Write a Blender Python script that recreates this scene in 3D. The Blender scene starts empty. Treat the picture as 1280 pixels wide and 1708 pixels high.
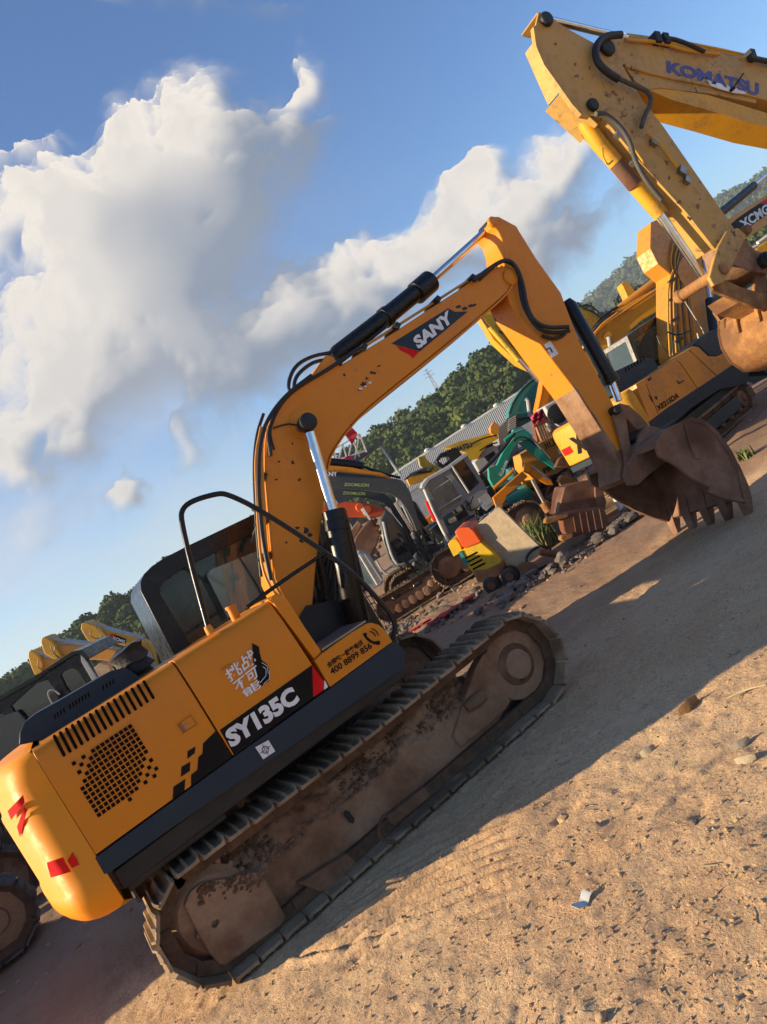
import bpy, bmesh, math, random
import numpy as np
from mathutils import Vector, Matrix, noise
from mathutils.geometry import tessellate_polygon
random.seed(7); np.random.seed(7)
scene = bpy.context.scene
COL = scene.collection
R = math.radians

# ------------------------------------------------------------ camera
F = 1283.0                       # focal length in photo pixels (1280 x 1708)
ROLL, PITCH, YAW, CAMH = R(31.3), R(-1.0), R(63.2), 2.1
RT = Vector((math.sin(YAW), -math.cos(YAW), 0))
FW = Vector((math.cos(YAW)*math.cos(PITCH), math.sin(YAW)*math.cos(PITCH), math.sin(PITCH)))
UP = RT.cross(FW)
CX = RT*math.cos(ROLL) - UP*math.sin(ROLL)
CY = RT*math.sin(ROLL) + UP*math.cos(ROLL)
CAMLOC = Vector((0, 0, CAMH))
cam = bpy.data.objects.new('camera', bpy.data.cameras.new('camera')); COL.objects.link(cam)
cam.matrix_world = Matrix(((CX.x, CY.x, -FW.x, 0), (CX.y, CY.y, -FW.y, 0), (CX.z, CY.z, -FW.z, CAMH), (0, 0, 0, 1)))
cam.data.sensor_fit = 'VERTICAL'; cam.data.sensor_height = 24.0
cam.data.lens = 24.0*F/1708.0
cam.data.clip_start = 0.05; cam.data.clip_end = 6000
scene.camera = cam

# ------------------------------------------------------------ light
SUN_AZ, SUN_EL = R(159), R(19.5)   # direction towards the sun
scene.view_settings.view_transform = 'Standard'; scene.view_settings.look = 'None'
scene.view_settings.gamma = 1.0; scene.view_settings.exposure = 1.0
world = bpy.data.worlds.new('World'); scene.world = world; world.use_nodes = True
sd = bpy.data.lights.new('sun', 'SUN'); sd.energy = 5.0; sd.angle = R(0.6); sd.color = (1.0, 0.80, 0.52)
sun = bpy.data.objects.new('sun', sd); COL.objects.link(sun)
sv = Vector((math.cos(SUN_AZ)*math.cos(SUN_EL), math.sin(SUN_AZ)*math.cos(SUN_EL), math.sin(SUN_EL)))
sun.rotation_euler = sv.to_track_quat('Z', 'Y').to_euler()
sun.location = (-30, 12, 20)

def pix_ray(px, py): return CX*(px-640) + CY*(854-py) + FW*F

class NT:
    """small helper to write node trees"""
    def __init__(s, nt): s.t = nt; s.n = nt.nodes; s.l = nt.links
    def node(s, ty, **kw):
        n = s.n.new(ty)
        for k, v in kw.items():
            if k.startswith('i_'): pass
            else: setattr(n, k, v)
        return n
    def put(s, sock, v):
        if v is None: return
        if isinstance(v, bpy.types.NodeSocket): s.l.new(v, sock)
        else: sock.default_value = v
    def math(s, op, a, b=None, c=None, clamp=False):
        n = s.node('ShaderNodeMath', operation=op, use_clamp=clamp)
        for i, v in enumerate((a, b, c)): s.put(n.inputs[i], v)
        return n.outputs[0]
    def vmath(s, op, a, b=None):
        n = s.node('ShaderNodeVectorMath', operation=op)
        s.put(n.inputs[0], a)
        if b is not None: s.put(n.inputs[1], b)
        return n.outputs['Value'] if op in ('DOT_PRODUCT', 'LENGTH', 'DISTANCE') else n.outputs[0]
    def noise(s, vec, scale, detail=3, rough=0.55, dist=0.0, out='Fac'):
        n = s.node('ShaderNodeTexNoise')
        s.put(n.inputs['Vector'], vec); n.inputs['Scale'].default_value = scale
        n.inputs['Detail'].default_value = detail; n.inputs['Roughness'].default_value = rough
        n.inputs['Distortion'].default_value = dist
        return n.outputs[out]
    def vor(s, vec, scale, feature='F1', rnd=1.0, out='Distance'):
        n = s.node('ShaderNodeTexVoronoi', feature=feature)
        s.put(n.inputs['Vector'], vec); n.inputs['Scale'].default_value = scale
        n.inputs['Randomness'].default_value = rnd
        return n.outputs[out]
    def ramp(s, fac, lo, hi, a=0.0, b=1.0, smooth=True):
        n = s.node('ShaderNodeMapRange', interpolation_type='SMOOTHSTEP' if smooth else 'LINEAR')
        s.put(n.inputs[0], fac); s.put(n.inputs[1], lo); s.put(n.inputs[2], hi); s.put(n.inputs[3], a); s.put(n.inputs[4], b)
        return n.outputs[0]
    def mix(s, fac, a, b, mode='MIX'):
        n = s.node('ShaderNodeMix', data_type='RGBA', blend_type=mode)
        s.put(n.inputs[0], fac)
        s.put(n.inputs[6], col4(a)); s.put(n.inputs[7], col4(b))
        return n.outputs[2]
def col4(c):
    if isinstance(c, bpy.types.NodeSocket): return c
    return (c[0], c[1], c[2], 1.0)

# ------------------------------------------------------------ sky
def build_sky():
    t = NT(world.node_tree); t.n.clear()
    out = t.node('ShaderNodeOutputWorld'); bg = t.node('ShaderNodeBackground')
    sky = t.node('ShaderNodeTexSky', sky_type='NISHITA')
    sky.sun_disc = False; sky.sun_elevation = SUN_EL; sky.sun_rotation = R(90)-SUN_AZ
    sky.air_density = 1.0; sky.dust_density = 0.25; sky.ozone_density = 2.2; sky.altitude = 50
    tc = t.node('ShaderNodeTexCoord')
    el = t.vmath('DOT_PRODUCT', tc.outputs['Generated'], (0, 0, 1))
    skc = t.mix(t.ramp(el, 0.0, 0.6), t.mix(1.0, sky.outputs[0], SKYLOW, 'MULTIPLY'), t.mix(1.0, sky.outputs[0], SKYTINT, 'MULTIPLY'))
    t.put(bg.inputs[0], skc); bg.inputs[1].default_value = SKYS
    t.l.new(bg.outputs[0], out.inputs[0])
SKYLOW = (0.70, 0.90, 1.10); SKYTINT = (0.56, 0.84, 1.14); SKYS = 0.086
build_sky()

# ------------------------------------------------------------ cumulus clouds, far off
def vnoise(x, y, seed):
    rs = np.random.RandomState(seed); L = rs.rand(256, 256)
    xi = np.floor(x).astype(int); yi = np.floor(y).astype(int); fx = x-xi; fy = y-yi
    fx = fx*fx*fx*(fx*(fx*6-15)+10); fy = fy*fy*fy*(fy*(fy*6-15)+10)
    g = lambda i, j: L[(xi+i) % 256, (yi+j) % 256]
    return (g(0,0)*(1-fx)+g(1,0)*fx)*(1-fy) + (g(0,1)*(1-fx)+g(1,1)*fx)*fy
def fbm(x, y, seed, octs=6, rough=0.55):
    s = np.zeros_like(x); a = 1.0; n = 0.0
    for o in range(octs):
        k = 2.03**o; ang = 0.6*o; xx = x*math.cos(ang)-y*math.sin(ang); yy = x*math.sin(ang)+y*math.cos(ang)
        s += a*vnoise(xx*k+17*o, yy*k+9*o, seed+o); n += a; a *= rough
    return s/n
def build_clouds():
    fh = Vector((math.cos(YAW), math.sin(YAW), 0))
    # centre px, centre py, radius along, radius across, tilt in the picture (deg), weight
    C = [(290,290,120,85,-35,1.0),(350,235,40,40,-50,.6),(330,350,110,90,-35,1.0),(200,370,120,60,-30,1.0),(60,400,110,55,-30,.95),(240,470,170,90,-35,1.0),
         (110,460,90,60,-20,.7),(60,600,200,90,-30,.95),(190,620,230,80,-32,1.0),(10,500,90,60,0,.5),(120,700,170,60,-32,.8),(20,790,120,50,-32,.6),
         (330,560,110,70,-40,.6),(420,640,110,60,-35,1.0),(500,580,150,70,-38,1.0),(620,480,150,66,-42,1.0),(740,385,120,55,-45,1.0),(560,520,150,70,-45,.8),
         (800,300,60,26,-55,.7),(820,262,40,20,-50,.6),(890,320,110,42,-44,1.0),(960,250,60,22,-42,.75),
         (930,390,100,34,-45,.95),(1005,335,55,22,-48,.8),(880,440,90,44,-40,.6),
         (464,150,44,17,-65,.62),(450,176,26,12,-40,.5),(492,262,50,26,-60,.62),(512,222,36,20,-60,.45),(448,232,34,26,0,.5),(310,-5,120,24,10,.85),
         (20,290,60,22,-30,.5),(95,290,30,40,0,.55),(292,790,50,22,-40,.85),(300,750,60,20,-35,.4),(215,858,28,20,-40,1.0),(120,810,100,24,-32,.6),(30,950,140,30,-32,.35)]
    na, nb = 1000, 640
    a = np.linspace(-1.15, 1.10, na); b = np.linspace(0.0, 1.15, nb)
    Aa, Bb = np.meshgrid(a, b, indexing='ij')
    def field(x, y):
        wx = (fbm(x*4, y*4, 3, 6, .6)-.5)*0.16; wy = (fbm(x*4, y*4, 33, 6, .6)-.5)*0.16
        X, Yy = x+wx, y+wy; tot = np.zeros_like(x)
        for (px, py, ra, rc, tl, w) in C:
            dd = pix_ray(px, py); z = dd.dot(fh); ca, cb = dd.dot(RT)/z, dd.z/z
            th = R(-tl) - ROLL; dx, dy = X-ca, Yy-cb
            p = (dx*math.cos(th)+dy*math.sin(th))/(1.95*ra/F); q = (-dx*math.sin(th)+dy*math.cos(th))/(2.05*rc/F)
            e = np.clip(1-np.sqrt(p*p+q*q), 0, 1); e = e*e*(3-2*e)*w
            tot = tot + e*(1.25-tot)
        bil = 1-np.abs(2*fbm(x*11+wx*9, y*11+wy*9, 71, 7, .56)-1)*2.2
        n = (fbm(x*7+wx*6, y*7+wy*6, 51, 8, .66)-.5)*2.1 + (bil-.55)*.35
        return tot + n*np.clip(tot*1.8+0.06, 0, 1)
    D = field(Aa, Bb)
    def sh(i, j):
        q = np.roll(np.roll(D, i, 0), j, 1); return q
    def blur(q, r):
        for ax in (0, 1):
            c = np.cumsum(np.concatenate([np.repeat(q.take([0], ax), r+1, ax), q, np.repeat(q.take([-1], ax), r, ax)], ax), ax)
            n_ = q.shape[ax]; q = (c.take(range(2*r+1, 2*r+1+n_), ax)-c.take(range(0, n_), ax))/(2*r+1)
        return q
    # light comes from the upper left of the levelled view
    Dm = np.clip(D, 0, 1.25)
    D0 = D; D = blur(Dm, 1); f0 = D-sh(3, -4); D = blur(Dm, 3); f1 = D-sh(9, -10); D = blur(Dm, 8); f2 = D-sh(22, -26); D = blur(Dm, 18); f3 = D-sh(48, -58); D = D0
    s = np.clip((0.8*f0 + 1.0*f1 + 0.9*f2 + 0.75*f3 + 0.38)/1.25, 0, 1); s = s*s*(3-2*s)
    core = np.clip((D-0.75)/0.7, 0, 1); s = s*(1-0.25*core)
    low = np.clip((0.52-Bb)/0.3, 0, 1); s = s*(1-0.22*low*np.clip((0.15-Aa)/.4, 0, 1))
    al = np.clip((D-0.06)/1.0, 0, 1); al = al**1.2
    al = np.clip(al*1.15, 0, .98)
    # thin veil low in the sky
    veil = np.clip(fbm(Aa*2.2+5, Bb*6, 91, 6, .55)-.42, 0, 1)*1.3*np.clip((.55-Bb)/.35, 0, 1)*np.clip((0.35-Aa)/.5, 0, 1)
    s = np.where(al > veil, s, 0.75*np.ones_like(s)) if False else s*(al/(al+veil+1e-3)) + 0.72*(veil/(al+veil+1e-3)); al = np.clip(al + veil*(1-al), 0, .98)
    al *= np.clip((Bb-0.02)/0.10, 0, 1)
    K = 2600.0; base = CAMLOC
    P = np.zeros((na, nb, 3)); 
    for k in range(3): P[..., k] = K*(fh[k] + Aa*RT[k] + Bb*(1.0 if k == 2 else 0.0)) + base[k]
    # real relief: denser cloud bulges towards the viewer
    P[..., :2] *= (1 - 0.06*np.clip(D, 0, 1.3))[..., None]
    idx = np.arange(na*nb).reshape(na, nb)
    keep = (al[:-1, :-1]+al[1:, :-1]+al[:-1, 1:]+al[1:, 1:]) > 0.004
    q = np.stack([idx[:-1, :-1], idx[1:, :-1], idx[1:, 1:], idx[:-1, 1:]], -1)[keep]
    me = bpy.data.meshes.new('clouds'); me.vertices.add(na*nb); me.vertices.foreach_set('co', P.reshape(-1))
    me.loops.add(q.size); me.loops.foreach_set('vertex_index', q.reshape(-1).astype(np.int32))
    me.polygons.add(len(q)); me.polygons.foreach_set('loop_start', np.arange(0, q.size, 4, dtype=np.int32))
    me.update(calc_edges=True)
    for nm, arr in (('cloud_cover', al), ('cloud_glow', s)):
        at = me.attributes.new(nm, 'FLOAT', 'POINT'); at.data.foreach_set('value', arr.reshape(-1).astype(np.float32))
    m = bpy.data.materials.new('cloud'); m.use_nodes = True; t = NT(m.node_tree); t.n.clear()
    o = t.node('ShaderNodeOutputMaterial'); mx = t.node('ShaderNodeMixShader'); tr = t.node('ShaderNodeBsdfTransparent'); em = t.node('ShaderNodeEmission')
    ad = t.node('ShaderNodeAttribute', attribute_name='cloud_cover'); al_ = t.node('ShaderNodeAttribute', attribute_name='cloud_glow')
    t.put(em.inputs[0], t.mix(al_.outputs['Fac'], CL_DARK, CL_LIT)); em.inputs[1].default_value = CL_S
    t.put(mx.inputs[0], ad.outputs['Fac']); t.l.new(tr.outputs[0], mx.inputs[1]); t.l.new(em.outputs[0], mx.inputs[2]); t.l.new(mx.outputs[0], o.inputs[0])
    try: m.cycles.emission_sampling = 'NONE'
    except Exception: pass
    me.materials.append(m)
    ob = bpy.data.objects.new('clouds', me); COL.objects.link(ob); ob['kind'] = 'structure'
CL_DARK = (0.105, 0.135, 0.185); CL_LIT = (0.50, 0.455, 0.40); CL_S = 1.0
build_clouds()

# ------------------------------------------------------------ materials
def new_mat(name):
    m = bpy.data.materials.new(name); m.use_nodes = True
    t = NT(m.node_tree); bsdf = t.n.get('Principled BSDF')
    tc = t.node('ShaderNodeTexCoord')
    return m, t, bsdf, tc.outputs['Object']
def bump(t, bsdf, h, strength, dist=0.01):
    b = t.node('ShaderNodeBump'); b.inputs['Strength'].default_value = strength; b.inputs['Distance'].default_value = dist
    t.put(b.inputs['Height'], h); t.l.new(b.outputs[0], bsdf.inputs['Normal'])
def paint(name, c, rough=0.38, dirt=0.35, dcol=(0.16, 0.10, 0.06), chips=0.0, fade=0.12, metal=0.0, scale=1.0, chipcol=(0.05, 0.028, 0.018)):
    m, t, b, o = new_mat(name)
    n1 = t.noise(o, 1.6*scale, 5, 0.6); n2 = t.noise(o, 14*scale, 6, 0.65); n3 = t.noise(o, 60*scale, 3, 0.6)
    base = t.mix(t.ramp(n1, 0.3, 0.7), c, tuple(min(1, x*(1-fade)+0.25*fade*0.5) for x in c))
    d = t.math('MULTIPLY', t.ramp(t.math('ADD', t.math('MULTIPLY', n1, 0.5), t.math('MULTIPLY', n2, 0.5)), 0.46, 0.68), dirt)
    base = t.mix(d, base, dcol)
    if chips > 0:
        cm = t.math('MULTIPLY', t.ramp(t.noise(o, 9*scale, 8, 0.72, 0.6), 0.66-0.1*chips, 0.69-0.1*chips), t.ramp(n1, 0.40, 0.62))
        base = t.mix(cm, base, chipcol)
    t.put(b.inputs['Base Color'], base)
    t.put(b.inputs['Roughness'], t.ramp(n2, 0.2, 0.8, rough-0.08, rough+0.2))
    b.inputs['Metallic'].default_value = metal; b.inputs['Specular IOR Level'].default_value = 0.32
    bump(t, b, t.math('ADD', t.math('MULTIPLY', n1, 1.0), t.math('MULTIPLY', n3, 0.08)), 0.12, 0.03)
    return m
def rough_mat(name, c1, c2, scale=6, rough=0.9, bs=0.6, bd=0.02, c3=None, metal=0.0):
    m, t, b, o = new_mat(name)
    n1 = t.noise(o, scale, 7, 0.65); n2 = t.noise(o, scale*5, 6, 0.7); n3 = t.noise(o, scale*0.3, 3, 0.5)
    base = t.mix(t.ramp(n1, 0.35, 0.65), c1, c2)
    if c3: base = t.mix(t.ramp(n3, 0.45, 0.62), base, c3)
    base = t.mix(t.ramp(n2, 0.3, 0.75, 0.0, 0.35), base, tuple(x*0.4 for x in c1))
    t.put(b.inputs['Base Color'], base); b.inputs['Roughness'].default_value = rough; b.inputs['Metallic'].default_value = metal; b.inputs['Specular IOR Level'].default_value = 0.18
    bump(t, b, t.math('ADD', n1, t.math('MULTIPLY', n2, 0.5)), bs, bd)
    return m
def plain(name, c, rough=0.5, metal=0.0, spec=0.5):
    m, t, b, o = new_mat(name)
    n = t.noise(o, 9, 5, 0.6)
    t.put(b.inputs['Base Color'], t.mix(t.ramp(n, 0.3, 0.75), c, tuple(x*0.78 for x in c)))
    t.put(b.inputs['Roughness'], t.ramp(n, 0.2, 0.8, max(0.03, rough-0.06), min(1, rough+0.1)))
    b.inputs['Metallic'].default_value = metal; b.inputs['Specular IOR Level'].default_value = spec
    return m
def glass(name, c, alpha=0.35, rough=0.05):
    m, t, b, o = new_mat(name)
    b.inputs['Base Color'].default_value = col4(c); b.inputs['Roughness'].default_value = rough
    n = t.noise(o, 2.2, 4, 0.5, 0.6)
    t.put(b.inputs['Alpha'], t.ramp(n, 0.3, 0.75, alpha, min(1, alpha+0.22)))
    b.inputs['Specular IOR Level'].default_value = 0.8
    return m
M = {}
M['orange'] = paint('orange_paint', (0.64, 0.205, 0.0008), 0.36, 0.08, chips=0.0, fade=.04)
M['boom_orange'] = paint('worn_orange_paint', (0.66, 0.212, 0.002), 0.42, 0.16, chips=0.25, fade=.05)
M['cw'] = paint('counterweight_paint', (0.82, 0.265, 0.001), 0.5, 0.03, fade=.03)
M['gold'] = paint('gold_paint', (0.62, 0.255, 0.025), 0.42, 0.4, chips=0.35)
M['oldyellow'] = paint('old_yellow_paint', (0.50, 0.285, 0.065), 0.5, 0.55, (0.20, 0.13, 0.06), chips=0.75)
M['lemon'] = paint('lemon_paint', (0.64, 0.40, 0.012), 0.45, 0.5, chips=0.45, scale=1.6)
M['yellow'] = paint('yellow_paint', (0.64, 0.31, 0.010), 0.45, 0.5, chips=0.4, scale=1.6)
M['redpaint'] = paint('red_orange_paint', (0.66, 0.09, 0.012), 0.4, 0.25)
M['teal'] = paint('teal_paint', (0.012, 0.20, 0.19), 0.4, 0.4, chips=0.35, scale=1.6)
M['green_teal'] = paint('green_teal_paint', (0.010, 0.28, 0.20), 0.38, 0.35, chips=0.3, scale=1.6)
M['navy'] = paint('navy_paint', (0.008, 0.021, 0.036), 0.45, 0.06, (0.06, 0.045, 0.035), fade=.01)
M['black'] = paint('black_paint', (0.005, 0.005, 0.006), 0.26, 0.10, (0.03, 0.024, 0.02), fade=.005)
M['greypaint'] = paint('dark_grey_paint', (0.045, 0.05, 0.052), 0.4, 0.35, (0.14, 0.11, 0.08))
M['cabgrey'] = paint('cab_grey_paint', (0.20, 0.20, 0.195), 0.45, 0.6, (0.12, 0.09, 0.065), chips=0.3, scale=1.6)
M['silver'] = paint('light_grey_paint', (0.40, 0.41, 0.40), 0.45, 0.5, (0.18, 0.13, 0.09), chips=0.3, scale=1.6)
M['rubber'] = plain('black_rubber', (0.012, 0.012, 0.012), 0.5)
M['hosegrey'] = plain('dusty_hose', (0.07, 0.065, 0.055), 0.7)
M['chrome'] = plain('chromed_rod', (0.75, 0.75, 0.75), 0.12, 1.0)
M['steel'] = plain('worn_steel', (0.30, 0.28, 0.26), 0.4, 0.8)
M['dark'] = plain('oily_dark_metal', (0.010, 0.009, 0.008), 0.6)
M['void'] = plain('dark_opening', (0.010, 0.004, 0.002), 0.9, spec=.05)
M['white'] = plain('white_lettering', (0.78, 0.78, 0.78), 0.5)
M['ink'] = plain('black_lettering', (0.006, 0.005, 0.004), 0.6, spec=.15)
M['red'] = plain('red_reflector', (0.66, 0.004, 0.006), 0.5, spec=.15)
M['blue'] = plain('blue_lettering', (0.06, 0.07, 0.30), 0.55)
M['brassy'] = plain('brass_ink', (0.30, 0.10, 0.02), 0.5)
M['lime'] = plain('lime_lettering', (0.40, 0.55, 0.16), 0.5)
M['glass'] = glass('cab_glass', (0.03, 0.05, 0.05), 0.30)
M['greenglass'] = glass('green_tinted_glass', (0.20, 0.36, 0.32), 0.42, 0.06)
M['darkglass'] = glass('dark_glass', (0.012, 0.016, 0.018), 0.85)
M['midglass'] = glass('smoked_glass', (0.06, 0.08, 0.075), 0.62)
M['mud'] = rough_mat('dried_mud', (0.22, 0.125, 0.072), (0.30, 0.18, 0.105), 5, 0.95, 1.0, 0.03, (0.15, 0.08, 0.045))
M['mudsteel'] = rough_mat('mud_caked_steel', (0.28, 0.148, 0.082), (0.17, 0.085, 0.048), 5, 0.9, 1.0, 0.025, (0.35, 0.215, 0.13))
M['track'] = rough_mat('track_shoe_steel', (0.27, 0.185, 0.115), (0.38, 0.27, 0.165), 7, 0.9, 0.9, 0.012, (0.17, 0.11, 0.065))
M['chain'] = rough_mat('track_chain_steel', (0.09, 0.05, 0.03), (0.14, 0.08, 0.05), 8, 0.8, 0.7, 0.01)
M['rust'] = rough_mat('rusty_steel', (0.20, 0.075, 0.035), (0.12, 0.05, 0.03), 6, 0.85, 0.4, 0.01, (0.16, 0.09, 0.06))
M['bucketsteel'] = rough_mat('bucket_steel', (0.20, 0.10, 0.06), (0.28, 0.155, 0.10), 4, 0.6, 0.5, 0.012, (0.10, 0.045, 0.026), 0.15)
M['tanbucket'] = rough_mat('tan_dusty_steel', (0.40, 0.20, 0.07), (0.26, 0.12, 0.05), 6, 0.8, 0.8, 0.02, (0.17, 0.08, 0.04))
M['cream'] = rough_mat('cream_plate', (0.50, 0.40, 0.27), (0.40, 0.31, 0.20), 5, 0.8, 0.3, 0.01, (0.45, 0.37, 0.26))
M['concrete'] = rough_mat('grey_rubble', (0.15, 0.12, 0.105), (0.21, 0.175, 0.15), 6, 0.95, 0.8, 0.03)
M['stone'] = rough_mat('pale_stone', (0.42, 0.34, 0.24), (0.32, 0.25, 0.17), 12, 0.95, 0.6, 0.01)
M['cloth'] = plain('red_cloth', (0.55, 0.02, 0.035), 0.8)
M['pinkcloth'] = plain('crimson_tarp', (0.40, 0.03, 0.07), 0.7)
M['wrap'] = rough_mat('plastic_wrap', (0.012, 0.011, 0.010), (0.03, 0.027, 0.025), 6, 0.35, 0.8, 0.03, (0.13, 0.11, 0.09))
M['roofsheet'] = plain('pale_roof_sheet', (0.42, 0.40, 0.35), 0.6)
M['whitepaint'] = plain('white_pipe', (0.62, 0.60, 0.54), 0.5)
# ------------------------------------------------------------ building helpers
class Plane:
    """vertical plane through a ground point; photo outlines are projected on to it"""
    def __init__(s, p0, ang):
        s.p = Vector((p0[0], p0[1], 0)); s.ang = R(ang)
        s.d = Vector((math.cos(s.ang), math.sin(s.ang), 0)); s.n = Vector((-math.sin(s.ang), math.cos(s.ang), 0))
        if s.n.dot(FW) < 0: s.n = -s.n
    def pt(s, q, off=0.0):
        r = pix_ray(*q); k = (s.p + s.n*off - CAMLOC).dot(s.n)/r.dot(s.n)
        return CAMLOC + r*k
def ground(px, py, z=0.0):
    r = pix_ray(px, py); return CAMLOC + r*((z-CAMH)/r.z)
FRONTAL = math.degrees(YAW) - 90
def PL(px, py, ang=FRONTAL): g = ground(px, py); return Plane((g.x, g.y), ang)
def PD(depth, px=640, ang=FRONTAL):
    r = RT*(px-640)/F + Vector((math.cos(YAW), math.sin(YAW), 0)); g = r*depth
    return Plane((g.x, g.y), ang)

SPLIT = {'hose','hard_pipe','pipe_clamp','boom_bracket','wear_rib','idler_link','bucket_link','pivot_pin','link_pin','valve_block','pivot_boss','bucket_ear','handrail','dark_patch','round_vent','control_lever','spiral_hose','feed_pipe','rail','arm_link','roof_vent','sprocket_bolt','window_bar','arm_cylinder','cross_arm','front_rail','work_lamp_bracket','machinery_hose','reflector','arm_web','lattice'}
class MB:
    def __init__(s, M=None): s.v = []; s.f = []; s.M = M
    def add(s, vs, fs):
        k = len(s.v)
        s.v += [(s.M @ Vector(v)) if s.M else Vector(v) for v in vs]
        s.f += [tuple(i+k for i in f) for f in fs]; return s
    def slab(s, polys, vec, taper=None):
        """outline(s) in 3D (first outer, rest holes), given thickness by vec"""
        if isinstance(polys[0][0], (int, float)): polys = [polys]
        polys = [[Vector(p) for p in q] for q in polys]; vec = Vector(vec)
        flat = [p for q in polys for p in q]; n = len(flat)
        tri = tessellate_polygon(polys)
        vs = flat + [p+vec for p in flat]
        fs = [tuple(t) for t in tri] + [tuple(i+n for i in reversed(t)) for t in tri]
        k = 0
        for q in polys:
            m = len(q)
            for i in range(m): a, b = k+i, k+(i+1) % m; fs.append((a, b, b+n, a+n))
            k += m
        return s.add(vs, fs)
    def px(s, pl, pts, off, th, holes=()):
        """photo outline on a plane, starting `off` behind it, `th` thick"""
        return s.slab([[pl.pt(q, off) for q in pts]] + [[pl.pt(q, off) for q in h] for h in holes], pl.n*th)
    def box(s, c, size, rot=None):
        c = Vector(c); a, b, h = [x/2 for x in size]
        vs = [Vector((i*a, j*b, k*h)) for i in (-1, 1) for j in (-1, 1) for k in (-1, 1)]
        if rot is not None: vs = [rot @ v for v in vs]
        return s.add([c+v for v in vs], [(0,1,3,2),(4,6,7,5),(0,4,5,1),(2,3,7,6),(0,2,6,4),(1,5,7,3)])
    def tube(s, pts, r, n=10, smooth=0):
        pts = [Vector(p) for p in pts]
        rs = list(r) if isinstance(r, (list, tuple)) else [r]*len(pts)
        for _ in range(smooth):
            q = [pts[0]]; w = [rs[0]]
            for i in range(len(pts)-1):
                q += [pts[i]*0.75+pts[i+1]*0.25, pts[i]*0.25+pts[i+1]*0.75]
                w += [rs[i]*0.75+rs[i+1]*0.25, rs[i]*0.25+rs[i+1]*0.75]
            q.append(pts[-1]); w.append(rs[-1]); pts, rs = q, w
        vs = []; fs = []; prev = None
        for i, p in enumerate(pts):
            t = (pts[min(i+1, len(pts)-1)] - pts[max(i-1, 0)])
            if t.length < 1e-9: t = Vector((0, 0, 1))
            t.normalize()
            if prev is None:
                a = t.cross(Vector((0, 0, 1)))
                if a.length < 0.1: a = t.cross(Vector((1, 0, 0)))
            else: a = prev - t*prev.dot(t)
            a.normalize(); b = t.cross(a); prev = a
            vs += [p + a*math.cos(2*math.pi*k/n)*rs[i] + b*math.sin(2*math.pi*k/n)*rs[i] for k in range(n)]
        for i in range(len(pts)-1):
            for k in range(n):
                a, b = i*n+k, i*n+(k+1) % n; fs.append((a, b, b+n, a+n))
        fs.append(tuple(range(n))[::-1]); fs.append(tuple(range((len(pts)-1)*n, len(pts)*n)))
        return s.add(vs, fs)
    def cyl(s, a, b, r, r2=None, n=20): return s.tube([a, b], [r, r if r2 is None else r2], n)
    def lathe(s, a, axis, prof, n=24):
        """rings (distance along axis, radius)"""
        axis = Vector(axis).normalized(); return s.tube_rings([(Vector(a)+axis*d, r) for d, r in prof], axis, n)
    def tube_rings(s, rings, axis, n):
        a = axis.cross(Vector((0, 0, 1)))
        if a.length < 0.1: a = axis.cross(Vector((1, 0, 0)))
        a.normalize(); b = axis.cross(a); vs = []; fs = []
        for c, r in rings: vs += [c + a*math.cos(2*math.pi*k/n)*r + b*math.sin(2*math.pi*k/n)*r for k in range(n)]
        for i in range(len(rings)-1):
            for k in range(n):
                p, q = i*n+k, i*n+(k+1) % n; fs.append((p, q, q+n, p+n))
        fs.append(tuple(range(n))[::-1]); fs.append(tuple(range((len(rings)-1)*n, len(rings)*n)))
        return s.add(vs, fs)
    def rock(s, c, r, seed, sub=2, flat=0.7):
        bm = bmesh.new(); bmesh.ops.create_icosphere(bm, subdivisions=sub, radius=1)
        o = Vector((seed*3.1, seed*1.7, seed*0.9)); sc = Vector((random.uniform(.7, 1.3), random.uniform(.6, 1.1), flat*random.uniform(.7, 1.2)))
        a = random.uniform(0, 6.28); rot = Matrix.Rotation(a, 3, 'Z')
        vs = []
        for v in bm.verts:
            k = 1 + 0.45*noise.noise(v.co*1.3+o) + 0.18*noise.noise(v.co*3.5+o)
            vs.append(Vector(c) + rot @ Vector((v.co.x*sc.x*k*r, v.co.y*sc.y*k*r, v.co.z*sc.z*k*r)))
        fs = [tuple(v.index for v in f.verts) for f in bm.faces]; bm.free()
        return s.add(vs, fs)
    def loose(s):
        par = list(range(len(s.v)))
        def find(a):
            while par[a] != a: par[a] = par[par[a]]; a = par[a]
            return a
        for f in s.f:
            r0 = find(f[0])
            for i in f[1:]: par[find(i)] = r0
        comp = {}
        for i in range(len(s.v)): comp.setdefault(find(i), []).append(i)
        out = []
        for k, ids in comp.items():
            m = {o: n for n, o in enumerate(ids)}; q = MB(); q.v = [s.v[i] for i in ids]; out.append((k, q, m))
        byk = {k: (q, m) for k, q, m in out}
        for f in s.f: q, m = byk[find(f[0])]; q.f.append(tuple(m[i] for i in f))
        return [q for k, q, m in out]
    def build(s, name, mat, parent=None, bevel=0.0, smooth=True, origin=None, seg=2):
        if name in SPLIT and parent is not None:
            ps = s.loose()
            if 1 < len(ps) <= 14:
                os_ = [q.build1(name, mat, parent, bevel, smooth, origin, seg) for q in ps]; return os_[0]
        return s.build1(name, mat, parent, bevel, smooth, origin, seg)
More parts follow.
